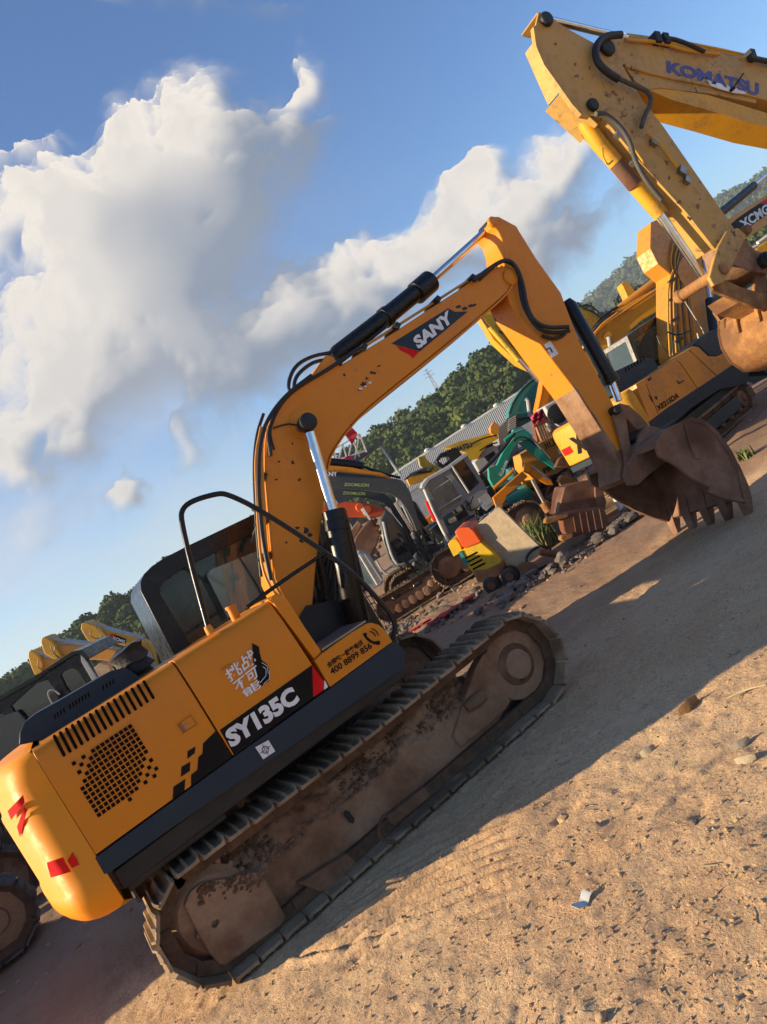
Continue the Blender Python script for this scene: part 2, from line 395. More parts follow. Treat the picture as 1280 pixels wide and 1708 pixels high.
    def build1(s, name, mat, parent=None, bevel=0.0, smooth=True, origin=None, seg=2):
        rt = parent
        while rt is not None and rt.parent is not None: rt = rt.parent
        o0 = rt.location.copy() if rt is not None else Vector(origin if origin is not None else (0, 0, 0))
        me = bpy.data.meshes.new(name)
        me.from_pydata([v-o0 for v in s.v], [], s.f)
        bm = bmesh.new(); bm.from_mesh(me)
        bmesh.ops.recalc_face_normals(bm, faces=bm.faces); bm.to_mesh(me); bm.free()
        if smooth:
            me.polygons.foreach_set('use_smooth', [True]*len(me.polygons)); me.set_sharp_from_angle(angle=R(38))
        me.materials.append(mat if not isinstance(mat, str) else M[mat])
        o = bpy.data.objects.new(name, me); COL.objects.link(o)
        if parent is not None: o.parent = parent
        else: o.location = o0
        if bevel > 0:
            b = o.modifiers.new('bevel', 'BEVEL'); b.width = bevel; b.segments = seg; b.limit_method = 'ANGLE'; b.angle_limit = R(40)
            b.harden_normals = False
        return o
def tag(o, label=None, cat=None, group=None, kind=None):
    if label: o['label'] = label
    if cat: o['category'] = cat
    if group: o['group'] = group
    if kind: o['kind'] = kind
    return o
def thing(name, label, cat, loc, group=None):
    o = bpy.data.objects.new(name, None); COL.objects.link(o); o.location = Vector((loc[0], loc[1], loc[2] if len(loc) > 2 else 0))
    o.empty_display_size = 0.3
    return tag(o, label, cat, group)

_dg = None
def text_polys(txt, bold=0.0):
    """mesh verts/faces of a text, in the unit square"""
    cu = bpy.data.curves.new('t', 'FONT'); cu.body = txt; cu.offset = bold; cu.resolution_u = 3
    ob = bpy.data.objects.new('t', cu); COL.objects.link(ob)
    bpy.context.view_layer.update()
    dg = bpy.context.evaluated_depsgraph_get()
    me = bpy.data.meshes.new_from_object(ob.evaluated_get(dg))
    vs = [v.co.copy() for v in me.vertices]; fs = [tuple(p.vertices) for p in me.polygons]
    bpy.data.objects.remove(ob); bpy.data.curves.remove(cu); bpy.data.meshes.remove(me)
    x0 = min(v.x for v in vs); x1 = max(v.x for v in vs); y0 = min(v.y for v in vs); y1 = max(v.y for v in vs)
    return [((v.x-x0)/(x1-x0), (v.y-y0)/(y1-y0)) for v in vs], fs
def text3(txt, bl, br, tr, tl, n, parent, mat, name='lettering', bold=0.0, lift=0.004):
    """flat lettering filling a 3D quad, lifted off its surface along n"""
    uv, fs = text_polys(txt, bold); bl, br, tr, tl = map(Vector, (bl, br, tr, tl))
    mb = MB()
    mb.add([bl*(1-u)*(1-w) + br*u*(1-w) + tr*u*w + tl*(1-u)*w + Vector(n)*lift for u, w in uv], fs)
    return mb.build(name, mat, parent, smooth=False)
def text_px(txt, pl, quad, off, parent, mat, name='lettering', bold=0.0, lift=0.006):
    q = [pl.pt(p, off) for p in quad]
    return text3(txt, q[0], q[1], q[2], q[3], -pl.n, parent, mat, name, bold, lift)
def decal(pl, pts, off, parent, mat, name='decal', lift=0.003):
    mb = MB(); mb.slab([[pl.pt(p, off-lift) for p in pts]], pl.n*0.0015)
    return mb.build(name, mat, parent, smooth=False)

# ---- crawler tracks
def stadium(x0, z0, x1, z1, r, n, sag=0.0):
    """n equally spaced (point, angle) round two equal wheels, clockwise seen with x to the right"""
    dx, dz = x1-x0, z1-z0; L = math.hypot(dx, dz); a = math.atan2(dz, dx)
    per = 2*L + 2*math.pi*r; out = []
    for i in range(n):
        s = per*i/n
        if s < L:   # top run, forward
            t = s/L; p = (x0 + dx*t - math.sin(a)*r, z0 + dz*t + math.cos(a)*r - sag*math.sin(math.pi*t)); ang = a
        elif s < L+math.pi*r:
            th = (s-L)/r; ang = a-th; p = (x1 - math.sin(ang)*r, z1 + math.cos(ang)*r)
        elif s < 2*L+math.pi*r:
            t = (s-L-math.pi*r)/L; p = (x1 - dx*t + math.sin(a)*r, z1 - dz*t - math.cos(a)*r); ang = a+math.pi
        else:
            th = (s-2*L-math.pi*r)/r; ang = a+math.pi-th; p = (x0 - math.sin(ang)*r, z0 + math.cos(ang)*r)
        out.append((p, ang))
    return out, per/n
def shoe_geo(mb, T, p, ang, pitch, y0, w, th=0.022, gr=0.028, jit=0.0):
    """one grouser plate across the belt"""
    ex = Vector((math.cos(ang), 0, math.sin(ang))); ez = Vector((-math.sin(ang), 0, math.cos(ang)))
    def P(a, y, h): return T @ (Vector((p[0], 0, p[1])) + ex*a + ez*h + Vector((0, y, 0)))
    h = pitch*0.5
    prof = [(-h*0.98, 0), (h*0.96, 0), (h*1.02, th+gr*0.8), (h*0.86, th+gr), (h*0.70, th), (h*0.12, th), (h*0.04, th+gr*0.8),
            (-h*0.10, th+gr*0.8), (-h*0.18, th), (-h*0.72, th), (-h*0.80, th+gr*0.8), (-h*0.96, th+gr*0.7)]
    c = 0.035
    yy = [(y0+jit, 0.55), (y0+jit+c, 1.0), (y0+w+jit-c, 1.0), (y0+w+jit, 0.55)]
    vs = []; fs = []; m = len(prof)
    for y, k in yy: vs += [P(a*(0.86 if k < 1 else 1), y, hh*(k if hh > th else 1)) for a, hh in prof]
    for j in range(len(yy)-1):
        for i in range(m):
            a, b = j*m+i, j*m+(i+1) % m; fs.append((a, b, b+m, a+m))
    tri = tessellate_polygon([[Vector((a, hh, 0)) for a, hh in prof]])
    for t in tri: fs.append(tuple(t)); fs.append(tuple(i+3*m for i in reversed(t)))
    mb.add(vs, fs)
def track_unit(root, T, x0, z0, x1, z1, r, y0, w, n, fine=False, sag=0.03, mats=('track', 'chain', 'mudsteel'), rollers=7):
    """T maps machine space (x forward, y across, z up) to the world"""
    pts, pitch = stadium(x0, z0, x1, z1, r, n, sag)
    chs = {-1: MB(), 1: MB()}
    yc = y0+w/2
    for ch_i, (p, a) in enumerate(pts):
        ex = Vector((math.cos(a), 0, math.sin(a))); ez = Vector((-math.sin(a), 0, math.cos(a)))
        for s in (-1, 1):
            alt = 0.0 if ch_i % 2 else 0.012
            c = Vector((p[0], yc+s*(w*0.16+alt), p[1])) - ez*(0.045+alt*0.3)
            vs = [T @ (c + ex*i*pitch*0.58 + Vector((0, j*0.022, 0)) + ez*k*0.042) for i in (-1, 1) for j in (-1, 1) for k in (-1, 1)]
            chs[s].add(vs, [(0,1,3,2),(4,6,7,5),(0,4,5,1),(2,3,7,6),(0,2,6,4),(1,5,7,3)])
    track = chs[-1].build('crawler_track', M[mats[1]], root); chs[1].build('link_strand', M[mats[1]], track)
    if fine:
        for (p, a) in pts:
            m = MB(); shoe_geo(m, T, p, a, pitch, y0, w, 0.022, 0.030, random.uniform(-.006, .006))
            m.build('track_shoe', M[mats[0]], track)
    else:
        m = MB()
        for (p, a) in pts: shoe_geo(m, T, p, a, pitch, y0, w, 0.02, 0.024)
        m.build('track_shoes', M[mats[0]], track)
    def wheel(name, x, z, rr, ya, yb, prof, mat, teeth=0):
        m = MB()
        m.lathe(T @ Vector((x, ya, z)), (T.to_3x3() @ Vector((0, 1, 0))), [(d*(yb-ya), q*rr) for d, q in prof], 28)
        for k in range(teeth):
            a = 2*math.pi*k/teeth; e = Vector((math.cos(a), 0, math.sin(a))); g = Vector((-math.sin(a), 0, math.cos(a)))
            c = Vector((x, (ya+yb)/2, z)) + e*rr*1.0
            vs = [T @ (c + g*i*rr*0.09*(1.0 if kk < 0 else 0.5) + Vector((0, j*0.03, 0)) + e*kk*rr*0.10) for i in (-1, 1) for j in (-1, 1) for kk in (-1, 1)]
            m.add(vs, [(0,1,3,2),(4,6,7,5),(0,4,5,1),(2,3,7,6),(0,2,6,4),(1,5,7,3)])
        return m.build(name, mat, root)
    ri = r-0.075
    wheel('sprocket', x0, z0, ri, yc-0.09, yc+0.09, [(0,.80),(.08,.86),(.2,.9),(.3,1),(.7,1),(.8,.9),(1,.8)], M[mats[2]], 21 if fine else 13)
    wheel('idler', x1, z1, ri, yc-0.09, yc+0.09, [(-.25,.30),(-.2,.42),(0,.46),(.02,.62),(.05,.9),(.1,1),(.9,1),(.95,.9),(1,.6)], M[mats[2]])
    for i in range(rollers):
        x = x0 + (x1-x0)*(i+1.0)/(rollers+1)
        z = z0 + (z1-z0)*(i+1.0)/(rollers+1) - r + 0.075+0.085
        wheel('roller', x, z, 0.088, yc-(0.02 if fine else 0.12), yc+(0.16 if fine else 0.12), [(0,.6),(.02,.95),(.25,1),(.3,.75),(.7,.75),(.75,1),(.98,.95),(1,.6)], M[mats[2]])
    return track
def TR(loc, ang, s=1.0): return Matrix.Translation(Vector(loc)) @ Matrix.Rotation(R(ang), 4, 'Z') @ Matrix.Diagonal((s, s, s, 1))
# ------------------------------------------------------------ main excavator (nearest machine)
A = Plane((0, 5.2), 0)          # its right-hand side plane, parallel to the tracks
ID = Matrix.Identity(4)
def pin_disc(mb, pl, q, off, r, h=0.03, n=20):
    c = pl.pt(q, off); mb.lathe(c, -pl.n, [(-0.01, r), (h*0.7, r), (h, r*0.85)], n)
def path(pl, pts, off): return [pl.pt(q, off) for q in pts]

def build_main():
    root = thing('excavator', 'big orange excavator in front with model lettering, black handrail and mud caked track',
                 'excavator', (1.2, 6.45, 0))
    # --- tracks
    tr = track_unit(root, ID, 0.19, 0.395, 3.02, 0.395, 0.355, 5.2, 0.5, 43, True, 0.05)
    track_unit(root, ID, 0.19, 0.395, 3.02, 0.395, 0.355, 7.2, 0.5, 43, False, 0.05)
    # muddy side frame: vertical lower face, sloped shelf heaped with soil
    def frame(yc, sgn, name):
        prof = [(0.10, 0.10), (0.165, 0.125), (0.165, 0.25), (0.165, 0.365), (0.12, 0.44), (0.05, 0.54), (-0.03, 0.61)]
        xs = np.linspace(0.42, 2.66, 170); mb = MB(); vs = []; fs = []
        sub = []
        for i in range(len(prof)-1):
            for k in range(8): t = k/8; sub.append((prof[i][0]*(1-t)+prof[i+1][0]*t, prof[i][1]*(1-t)+prof[i+1][1]*t, i+t))
        sub.append((prof[-1][0], prof[-1][1], 6)); m = len(sub)
        for x in xs:
            for (dy, z, q) in sub:
                d = noise.fractal(Vector((x*7.0, z*8.0, yc)), 0.8, 2.1, 6)*0.030 + noise.noise(Vector((x*2.4, z*3, 3)))*0.05
                k = 0.16 + 0.9*min(1, max(0, (q-2.6)/1.0))
                e = min(1, (x-0.42)/0.12, (2.66-x)/0.12)
                yy = yc - sgn*(dy + d*k)
                vs.append((x, yy, z*(0.9+0.1*e) + d*k*0.9 - (0.05*(x-1.5)*0.3 if q > 3 else 0)))
        for i in range(len(xs)-1):
            for j in range(m-1): a = i*m+j; fs.append((a, a+1, a+1+m, a+m))
        fs.append(tuple(range(m))); fs.append(tuple(range((len(xs)-1)*m, len(xs)*m)))
        mb.add(vs, fs); return mb.build(name, M['mudsteel'], root)
    frame(5.57, 1, 'track_frame'); frame(7.34, -1, 'track_frame')
    mb = MB()
    random.seed(3)
    for i in range(700):
        x = random.uniform(0.45, 2.6); t = random.random()
        y = 5.57 - 0.15 + 0.19*t + 0.03*noise.noise(Vector((x*3, 0, 0))); z = 0.38 + 0.22*t
        mb.rock((x, y, z + 0.01), random.uniform(0.008, 0.024)*(1.6 if random.random() < 0.15 else 1), random.random()*50, 1, 0.8)
    o = mb.build('mud_clods', M['mud'], root); tag(o, kind='stuff')
    B = Plane((0, 5.2), 0)
    mb = MB(); mb.px(B, [(308,1511),(316,1490),(334,1474),(383,1464),(436,1452),(478,1530),(468,1545),(376,1612),(366,1610),(350,1591),(331,1558)], 0.12, 0.14,
                     holes=[[(353,1545),(356,1537),(364,1533),(367,1538),(362,1546),(356,1549)]])
    mb.build('motor_guard', M['mudsteel'], root, 0.012)
    for q in ([(646,1362),(709,1313),(719,1326),(714,1334),(660,1377),(652,1374)], [(498,1474),(580,1424),(596,1440),(588,1452),(545,1486),(534,1488)]):
        mb = MB(); mb.px(B, q, 0.13, 0.09); mb.build('track_guard', M['mudsteel'], root, 0.01)
    mb = MB(); mb.px(B, [(792,1118),(806,1092),(816,1085),(852,1170),(846,1182),(802,1222),(770,1246),(757,1228)], 0.17, 0.12)
    mb.build('idler_bracket', M['mudsteel'], root, 0.015)
    mb = MB(); mb.tube([A.pt((806,1160), 0.15), A.pt((790,1172), 0.14), A.pt((778,1182), 0.15)], [0.05, 0.055, .04], 12); mb.build('tensioner_cover', M['mud'], root)
    mb = MB(); mb.lathe((3.02, 5.335, 0.395), (0, 1, 0), [(0, .12), (.02, .165), (.05, .175), (.1, .175)], 28)
    hub = mb.build('idler_hub', M['mud'], root)
    mb = MB()
    for a, rr in ((2.6, .07), (0.4, .10), (4.4, .10)):
        c = Vector((3.02 + math.cos(a)*rr, 5.333, 0.395+math.sin(a)*rr))
        mb.lathe(c, (0, -1, 0), [(-.005, .035), (.004, .033)], 9)
    mb.build('dark_patch', M['dark'], hub)  # three small dark discs on the hub face
    mb = MB()
    for i in range(90):
        q = A.pt((random.uniform(335,440), 0), .11); px_ = random.uniform(330,440); py_ = 1474-(px_-334)*.2+abs(random.gauss(0,14)); q = A.pt((px_,py_), .118); mb.rock(q, random.uniform(.006,.02), i*1.3, 1, .9)
    tag(mb.build('guard_mud', M['mud'], root), kind='stuff')
    mb = MB()
    for a in range(6): mb.lathe((0.19+math.cos(a*1.05+.3)*.15, 5.35, .395+math.sin(a*1.05+.3)*.15), (0, -1, 0), [(-.01, .022), (.012, .022), (.02, .015)], 6)
    mb.build('sprocket_bolt', M['mud'], root)
    decal(A, [(572,1357),(577,1351),(583,1354),(592,1366),(590,1374),(583,1372)], 0.19, tr, M['dark'], 'frame_hole')
    tub2 = MB(); tub2.tube([A.pt(q, o_) for q, o_ in (((640,1360), .12), ((634,1372), .05), ((631,1390), .0), ((638,1402), -.03), ((652,1406), -.04), ((668,1404), -.03))], .011, 7, 2); tub2.build('loose_wire', M['mud'], root)
    # centre of the undercarriage
    mb = MB(); mb.box((1.55, 6.45, 0.52), (1.5, 1.6, 0.34)); mb.box((0.75, 6.45, 0.45), (0.5, 1.3, 0.2)); mb.build('carbody', M['mudsteel'], root, 0.03)
    mb = MB(); mb.lathe((1.45, 6.45, 0.66), (0, 0, 1), [(0, .66), (.06, .68), (.08, .6), (.2, .6)], 40); mb.build('slew_ring', M['dark'], root)
    # --- upper structure
    mb = MB(); mb.box((0.98, 6.45, 0.945), (2.3, 2.36, 0.13)); mb.box((0.2, 5.9, 0.90), (0.7, 1.2, 0.12)); mb.build('deck', M['dark'], root, 0.01)
    mb = MB(); mb.px(B, [(186,1490),(176,1461),(280,1386),(470,1256),(672,1117),(676,1085),(676,1122),(650,1150),(480,1275),(330,1392),(230,1470)], 0.10, 0.5)
    mb.build('underframe', M['chain'], root)
    mb = MB(); mb.px(B, [(159,1431),(388,1264.5),(550,1148.5),(656,1071),(661,1070),(676,1086),(676,1112),(668,1120),(470,1257),(280,1386),(176,1461)], -0.006, 0.6)
    skirt = mb.build('skirt', M['navy'], root, 0.012)
    sk2 = decal(A, [(426,1246.5),(448,1234.5),(459.5,1253),(439.5,1266.5)], -0.006, skirt, M['white'], 'target_sticker')
    mb = MB(); c = A.pt((443, 1250.5), -0.0115)
    rr = 0.022
    ring = [c + Vector((math.cos(k*math.pi/8)*rr, 0, math.sin(k*math.pi/8)*rr)) for k in range(17)]
    mb.tube(ring, 0.0022, 5)
    for a in range(4): e = Vector((math.cos(a*math.pi/2), 0, math.sin(a*math.pi/2))); mb.tube([c+e*0.006, c+e*0.042], [0.0026, 0.0014], 5)
    mb.build('crosshair', M['ink'], sk2)
    # doors: solid sections of one bent side profile
    prof = [(5.2, 1.168), (5.2, 1.55), (5.203, 1.64), (5.210, 1.73), (5.221, 1.81), (5.229, 1.845), (5.240, 1.868), (5.257, 1.884), (5.28, 1.893), (5.32, 1.897), (5.95, 1.90), (5.95, 1.168)]
    def door(name, xa, xb, xa2=None, xb2=None, mat='orange'):
        mb = MB(); n = len(prof); vs = []
        for (lo, hi) in ((xa, xa2), (xb, xb2)):
            for (y, z) in prof: vs.append((lo if hi is None else lo + (hi-lo)*(z-1.168)/0.73, y, z))
        fs = [tuple(range(n)), tuple(range(2*n-1, n-1, -1))] + [(i, (i+1) % n, (i+1) % n+n, i+n) for i in range(n)]
        mb.add(vs, fs); return mb.build(name, M[mat], root, 0.004)
    X = lambda q: A.pt(q).x
    xr, x1, x2 = X((159,1431))+0.012, X((388.5,1262.5)), X((549,1147.5))
    d1 = door('engine_door', xr, x1-0.006); d2 = door('pump_door', x1+0.006, x2-0.01, None, X((448,997)))
    mb = MB(); mb.box(((xr+x2)/2-0.02, 5.68, 1.5), (x2-xr-0.08, 0.8, 0.66)); mb.build('bulkhead', M['dark'], root)
    mb = MB(); mb.px(B, [(450,998),(463,989),(478,998),(488,1012),(508,1045),(537,1087.5),(525,1099.5)], 0.004, 0.6); mb.build('front_fairing', M['orange'], root, 0.008)
    mb = MB(); mb.px(B, [(525,1101),(537,1090),(585,1056),(611,1040),(620,1038.5),(632,1042),(643,1051),(655.5,1070),(551,1146)], 0.0, 0.5)
    tb = mb.build('toolbox', M['orange'], root, 0.012)
    mb = MB()
    a, b = A.pt((539,1087), .02), A.pt((612,1038.5), .02); up = Vector((0, 0, 0.008)); w = Vector((0, .48, 0))
    mb.slab([a+up, b+up, b+w+up, a+w+up], (0, 0, 0.012)); mb.build('tread_plate', M['steel'], tb)
    # paint decals
    decal(A, [(367,1217.5),(521,1109),(523,1163),(391,1260)], 0, d2, M['ink'], 'black_stripe')
    decal(A, [(521,1109),(541,1137),(540,1151),(523,1163)], 0, d2, M['red'], 'red_stripe')
    decal(A, [(541.5,1133.5),(547.5,1146),(541,1150.5)], -0.001, d2, M['white'], 'white_stripe')
    text_px('SY135C', A, [(386,1248.5),(501,1169.5),(486,1143.5),(373,1220.5)], 0, d2, M['white'], 'model_lettering', 0.055, 0.008)
    decal(A, [(339,1240),(360,1219.5),(386,1262),(319,1311),(319,1292.5),(329.5,1284),(331,1263),(338,1257)], 0, d1, M['ink'], 'black_stripe')
    for q in ([(313,1253),(326.5,1245),(325.5,1256),(313,1266)], [(303,1279),(318,1270.5),(317,1286),(302,1296)], [(289.5,1312.5),(309.5,1299),(308,1319),(288.5,1333)]):
        decal(A, q, 0, d1, M['ink'], 'black_square')
    text_px('全国统一服务电话', A, [(548,1115),(607,1075),(602.5,1066),(543.5,1106.5)], 0, tb, M['ink'], 'notice_lettering', 0.03)
    text_px('400 8899 856', A, [(554,1126.5),(621.5,1080.5),(616.5,1071),(549,1116.5)], 0, tb, M['ink'], 'phone_number', 0.02)
    mb = MB(); mb.tube([A.pt(q, -0.006) for q in [(609,1056),(610,1062),(616,1068),(624,1072.5),(633,1072)]], [.016,.009,.010,.009,.016], 8, 1)
    mb.tube([A.pt(q, -0.006) for q in [(617,1053),(623,1055),(627,1061)]], .0035, 6, 1); mb.tube([A.pt(q, -0.006) for q in [(620,1048.5),(628,1052),(632,1060)]], .0035, 6, 1)
    mb.build('handset_symbol', M['ink'], tb)
    # block-lettered emblem
    decal(A, [(421,1072.6),(432.5,1079),(434,1091),(437,1101),(446,1108),(450.5,1120),(449,1136),(434,1146),(424,1120)], 0, d2, M['ink'], 'emblem_shade')
    mb = MB()
    for q in ([(437,1105),(446,1111),(448,1124)], [(439,1112),(444,1116),(444,1127),(434,1139)], [(450,1118),(450,1132),(440,1141)]): mb.tube([A.pt(p, -0.004) for p in q], 0.0022, 5)
    mb.build('emblem_line', M['white'], d2)
    for s, q in (('挑战', [(384,1139),(428,1105),(420,1079.5),(373,1121)]), ('不可', [(396,1155),(432,1128),(427,1109),(387,1140.5)]), ('能', [(411,1163),(436,1146),(431,1130.5),(401,1154)])):
        text_px(s, A, q, 0, d2, M['white'], 'emblem_lettering', 0.018, 0.007)
    text_px('CCTV', A, [(370,1119),(388,1108.5),(386,1105),(368,1114.5)], 0, d2, M['brassy'], 'small_lettering', 0.03)
    # louvre slots
    mb = MB()
    def onside(q):
        p = A.pt(q); z = p.z
        y = 5.2 + (0 if z < 1.6 else (0.006*(z-1.6)/.12 if z < 1.72 else 0.006+0.016*(z-1.72)/.12)); return Vector((p.x, y-0.0025, z))
    for i in range(16):
        t = i/15; a = Vector((91+150*t, 1228-91.5*t)); b = Vector((107.5+149*t, 1260-96*t)); w = Vector((math.cos(R(-30)), math.sin(R(-30))))*(3.1-0.5*t)
        dn = (b-a).normalized()*2.5
        q = [a-w, a-w*0.5-dn*0.8, a+w*0.5-dn*0.8, a+w, b+w, b+w*0.5+dn*0.8, b-w*0.5+dn*0.8, b-w]
        mb.slab([onside(p) for p in q], (0, 0.002, 0))
    mb.build('louvre_slots', M['void'], d1)
    # perforated pattern
    mb = MB()
    o = A.pt((165.5,1359)); ux = (A.pt((219,1329))-o); ux = Vector((1, 0, 0)); pitch = A.pt((174,1353.5)).x - A.pt((166,1359)).x
    poly = [(217,1209),(243,1249),(242,1262),(221,1331),(167,1363),(136,1313),(140,1290),(150,1279),(152,1251)]
    def inside(x, y, P):
        c = False; j = len(P)-1
        for i in range(len(P)):
            if (P[i][1] > y) != (P[j][1] > y) and x < (P[j][0]-P[i][0])*(y-P[i][1])/(P[j][1]-P[i][1])+P[i][0]: c = not c
            j = i
        return c
    def topx(p):
        d = Vector(p)-CAMLOC; k = F/d.dot(FW); return 640+d.dot(CX)*k, 854-d.dot(CY)*k
    tri1 = [(112,1274),(150,1250),(160,1275),(133,1303)]; tri2 = [(243,1248),(272,1288),(226,1322),(225,1300)]
    for i in range(-10, 26):
        for j in range(-14, 26):
            c = o + Vector((i*pitch, 0, j*pitch)); x, y = topx(c)
            if inside(x, y, poly) or ((i+j) % 2 == 0 and (inside(x, y, tri1) or inside(x, y, tri2))):
                h = pitch*0.37
                mb.slab([c+Vector((-h, -.003, -h)), c+Vector((h, -.003, -h)), c+Vector((h, -.003, h)), c+Vector((-h, -.003, h))], (0, .002, 0))
    mb.build('vent_perforations', M['void'], d1, smooth=False)
    mb = MB()
    mb.px(A, [(291,1208),(320,1188.5),(334,1208),(305,1228)], -0.004, 0.006, holes=[[(297,1209),(319,1194),(328,1207.5),(306,1222)]]); hd = mb.build('latch', M['orange'], d1, 0.001)
    decal(A, [(297,1209),(302,1205.5),(311,1219),(306,1222)], 0, hd, M['brassy'], 'latch_recess')
    mb = MB(); mb.tube([A.pt(q, -.005) for q in [(296,1209),(319,1193),(329,1208),(306,1223),(296,1209)]], .0028, 5); mb.build('latch_edge', M['brassy'], hd)
    mb = MB(); mb.lathe(A.pt((311,1211)), (0, -1, 0), [(0, .012), (.008, .012), (.01, .009)], 14); mb.build('keyhole', M['steel'], hd)
    # counterweight lofted round the tail
    plan = [(-.197, 5.2), (-.31, 5.203), (-.385, 5.225), (-.435, 5.28), (-.47, 5.38), (-.53, 5.6), (-.575, 5.9), (-.60, 6.2), (-.61, 6.45)]
    plan = plan + [(x, 12.9-y) for x, y in plan[::-1][1:]]
    zs = [(.80, .16), (.82, .08), (.86, .02), (.93, -.012), (1.04, -.014), (1.055, .0), (1.57, .0), (1.578, .012), (1.74, .035), (1.84, .065), (1.885, .10), (1.90, .16)]
    mb = MB(); vs = []; n = len(plan); cx, cy = 0.3, 6.45
    for z, ins in zs:
        for i, (x, y) in enumerate(plan):
            ex = ins*(0.12 if i in (0, n-1) else 1.0)
            yy = y + (ins*0.6 if y < 6 else -ins*0.6 if y > 6.9 else 0); zz = z + (0.02 if z < 0.9 and i in (0, n-1) else 0)
            vs.append((x + (ex if i not in (0, n-1) else 0), yy, zz))
    fs = []
    for j in range(len(zs)-1):
        for i in range(n-1): a = j*n+i; fs.append((a, a+1, a+1+n, a+n))
        fs.append((j*n, j*n+n-1, (j+1)*n+n-1, (j+1)*n))
    fs.append(tuple(range(n))); fs.append(tuple(range((len(zs)-1)*n, len(zs)*n)))
    mb.add(vs, fs); cw = mb.build('counterweight', M['cw'], root, 0.0)
    cw.data.set_sharp_from_angle(angle=R(60))
    # reflectors conform to the counterweight plan curve
    def cwp(s, z):
        L = [0]
        for i in range(len(plan)-1): L.append(L[-1] + math.hypot(plan[i+1][0]-plan[i][0], plan[i+1][1]-plan[i][1]))
        for i in range(len(plan)-1):
            if s <= L[i+1]:
                t = (s-L[i])/(L[i+1]-L[i]); x = plan[i][0]*(1-t)+plan[i+1][0]*t; y = plan[i][1]*(1-t)+plan[i+1][1]*t
                nx, ny = (plan[i+1][1]-plan[i][1]), -(plan[i+1][0]-plan[i][0]); l = math.hypot(nx, ny)
                return Vector((x-abs(nx)/l*0.004, y-0.004*abs(ny)/l, z))
    def cwhit(q):
        """where the photo ray meets the counterweight side"""
        r = pix_ray(*q); best = None
        for k in range(0, 400):
            s = k*0.0035; p = cwp(s, 1)
            if p is None: break
            e = abs(math.atan2(r.y, r.x) - math.atan2(p.y, p.x))
            if best is None or e < best[0]: best = (e, s, p)
        p = best[2]; k = p.y/r.y; return Vector((p.x, p.y, CAMH + r.z*k))
    def cwpatch(pts, name, mat, lift=0.004):
        mb = MB(); P = [Vector(q) for q in pts]; n = 6
        # quad patches, bilinear
        vs = []; fs = []
        for i in range(n+1):
            for j in range(n+1):
                u, w = i/n, j/n; q = P[0]*(1-u)*(1-w)+P[1]*u*(1-w)+P[2]*u*w+P[3]*(1-u)*w
                vs.append(cwhit(q) + Vector((-lift, -lift*0.6, 0)))
        for i in range(n):
            for j in range(n): a = i*(n+1)+j; fs.append((a, a+1, a+n+2, a+n+1))
        mb.add(vs, fs); return mb.build(name, mat, cw)
    cwpatch([(79,1438),(106,1429),(120,1453),(86,1463)], 'reflector', M['red']); cwpatch([(114,1434),(123,1420),(134,1441),(121,1447)], 'reflector', M['red'], .005)
    cwpatch([(14,1352),(40,1325),(43,1338),(20,1367)], 'reflector', M['red']); cwpatch([(30,1378),(42,1344),(47,1350),(35,1396)], 'reflector', M['red'], .005)
    # dark engine hood cover
    mb = MB()
    sec = [(32,1243),(33,1222),(42,1204),(60,1190),(100,1168),(185,1119),(208,1113),(226,1124),(240,1140),(244,1155),(120,1225)]
    mb.px(A, sec, 0.45, 1.3); hood = mb.build('engine_hood', M['navy'], root, 0.05, seg=4)
    mb = MB()
    for i in range(12):
        t = i/11; q = Vector((91+56*t, 1195-37*t))
        if i in (4,): continue
        mb.slab([A.pt(p, 0.447) for p in (q+Vector((-1.4,-3)), q+Vector((1.2,-4.5)), q+Vector((3,3.5)), q+Vector((.6,5)))], (0, .002, 0))
    for i in range(4):
        q = Vector((172+5.5*i, 1147-3.5*i)); mb.slab([A.pt(p, 0.447) for p in (q+Vector((-1.2,-3)), q+Vector((1,-4.2)), q+Vector((2.6,3)), q+Vector((.4,4.2)))], (0, .002, 0))
    mb.build('hood_slots', M['void'], hood)
    # exhaust wrapped in plastic
    mb = MB(); c = A.pt((243,1130), 0.75); top = A.pt((208,1086), 0.75)
    ax = (top-c)
    mb.tube([c+Vector((0,0,-.25)), c, c+ax*.2, c+ax*.28, c+ax*.5, c+ax*.55, c+ax*.8, c+ax, c+ax*1.12], [.07,.10,.08,.12,.10,.13,.12,.14,.05], 18)
    for i_, v_ in enumerate(mb.v): mb.v[i_] = v_ + Vector((noise.noise(v_*7), noise.noise(v_*7+Vector((5,0,0))), noise.noise(v_*9)))*.035
    o = mb.build('wrapped_exhaust', M['wrap'], root)
    mb = MB(); k = c + ax
    for i in range(5):
        a = i*1.25; mb.slab([k + Vector((math.cos(a)*.05, math.sin(a)*.05, .01)), k + Vector((math.cos(a+.5)*.13, math.sin(a+.5)*.12, .0-.03*(i % 3))), k + Vector((math.cos(a+.9)*.13, math.sin(a+.9)*.14, -.10)), k+Vector((math.cos(a+.4)*.09, math.sin(a+.4)*.09, -.09))], (0.002, 0, .006))
    mb.build('wrap_flap', M['rubber'], o)
    # fuel cap and rail feet
    mb = MB(); a = A.pt((399,1042), .28); b = A.pt((384,1010), .28)
    mb.tube([a, a*.15+b*.85], .034, 16); mb.tube([a*.15+b*.85, b], .042, 16); mb.build('fuel_filler', M['orange'], root)
    rl = MB(); rl.tube(path(A, [(348,1048),(337,1008),(320,945),(304,875),(302,852),(318,836),(362,823),(380,824),(430,848),(545,922),(600,965),(638,1008),(656,1030),(660,1048),(655,1066)], .07), 0.019, 10, 2)
    rl.tube(path(A, [(412,1013),(470,970),(541,923)], .07), .015, 10, 1)
    rl.build('handrail', M['black'], root)
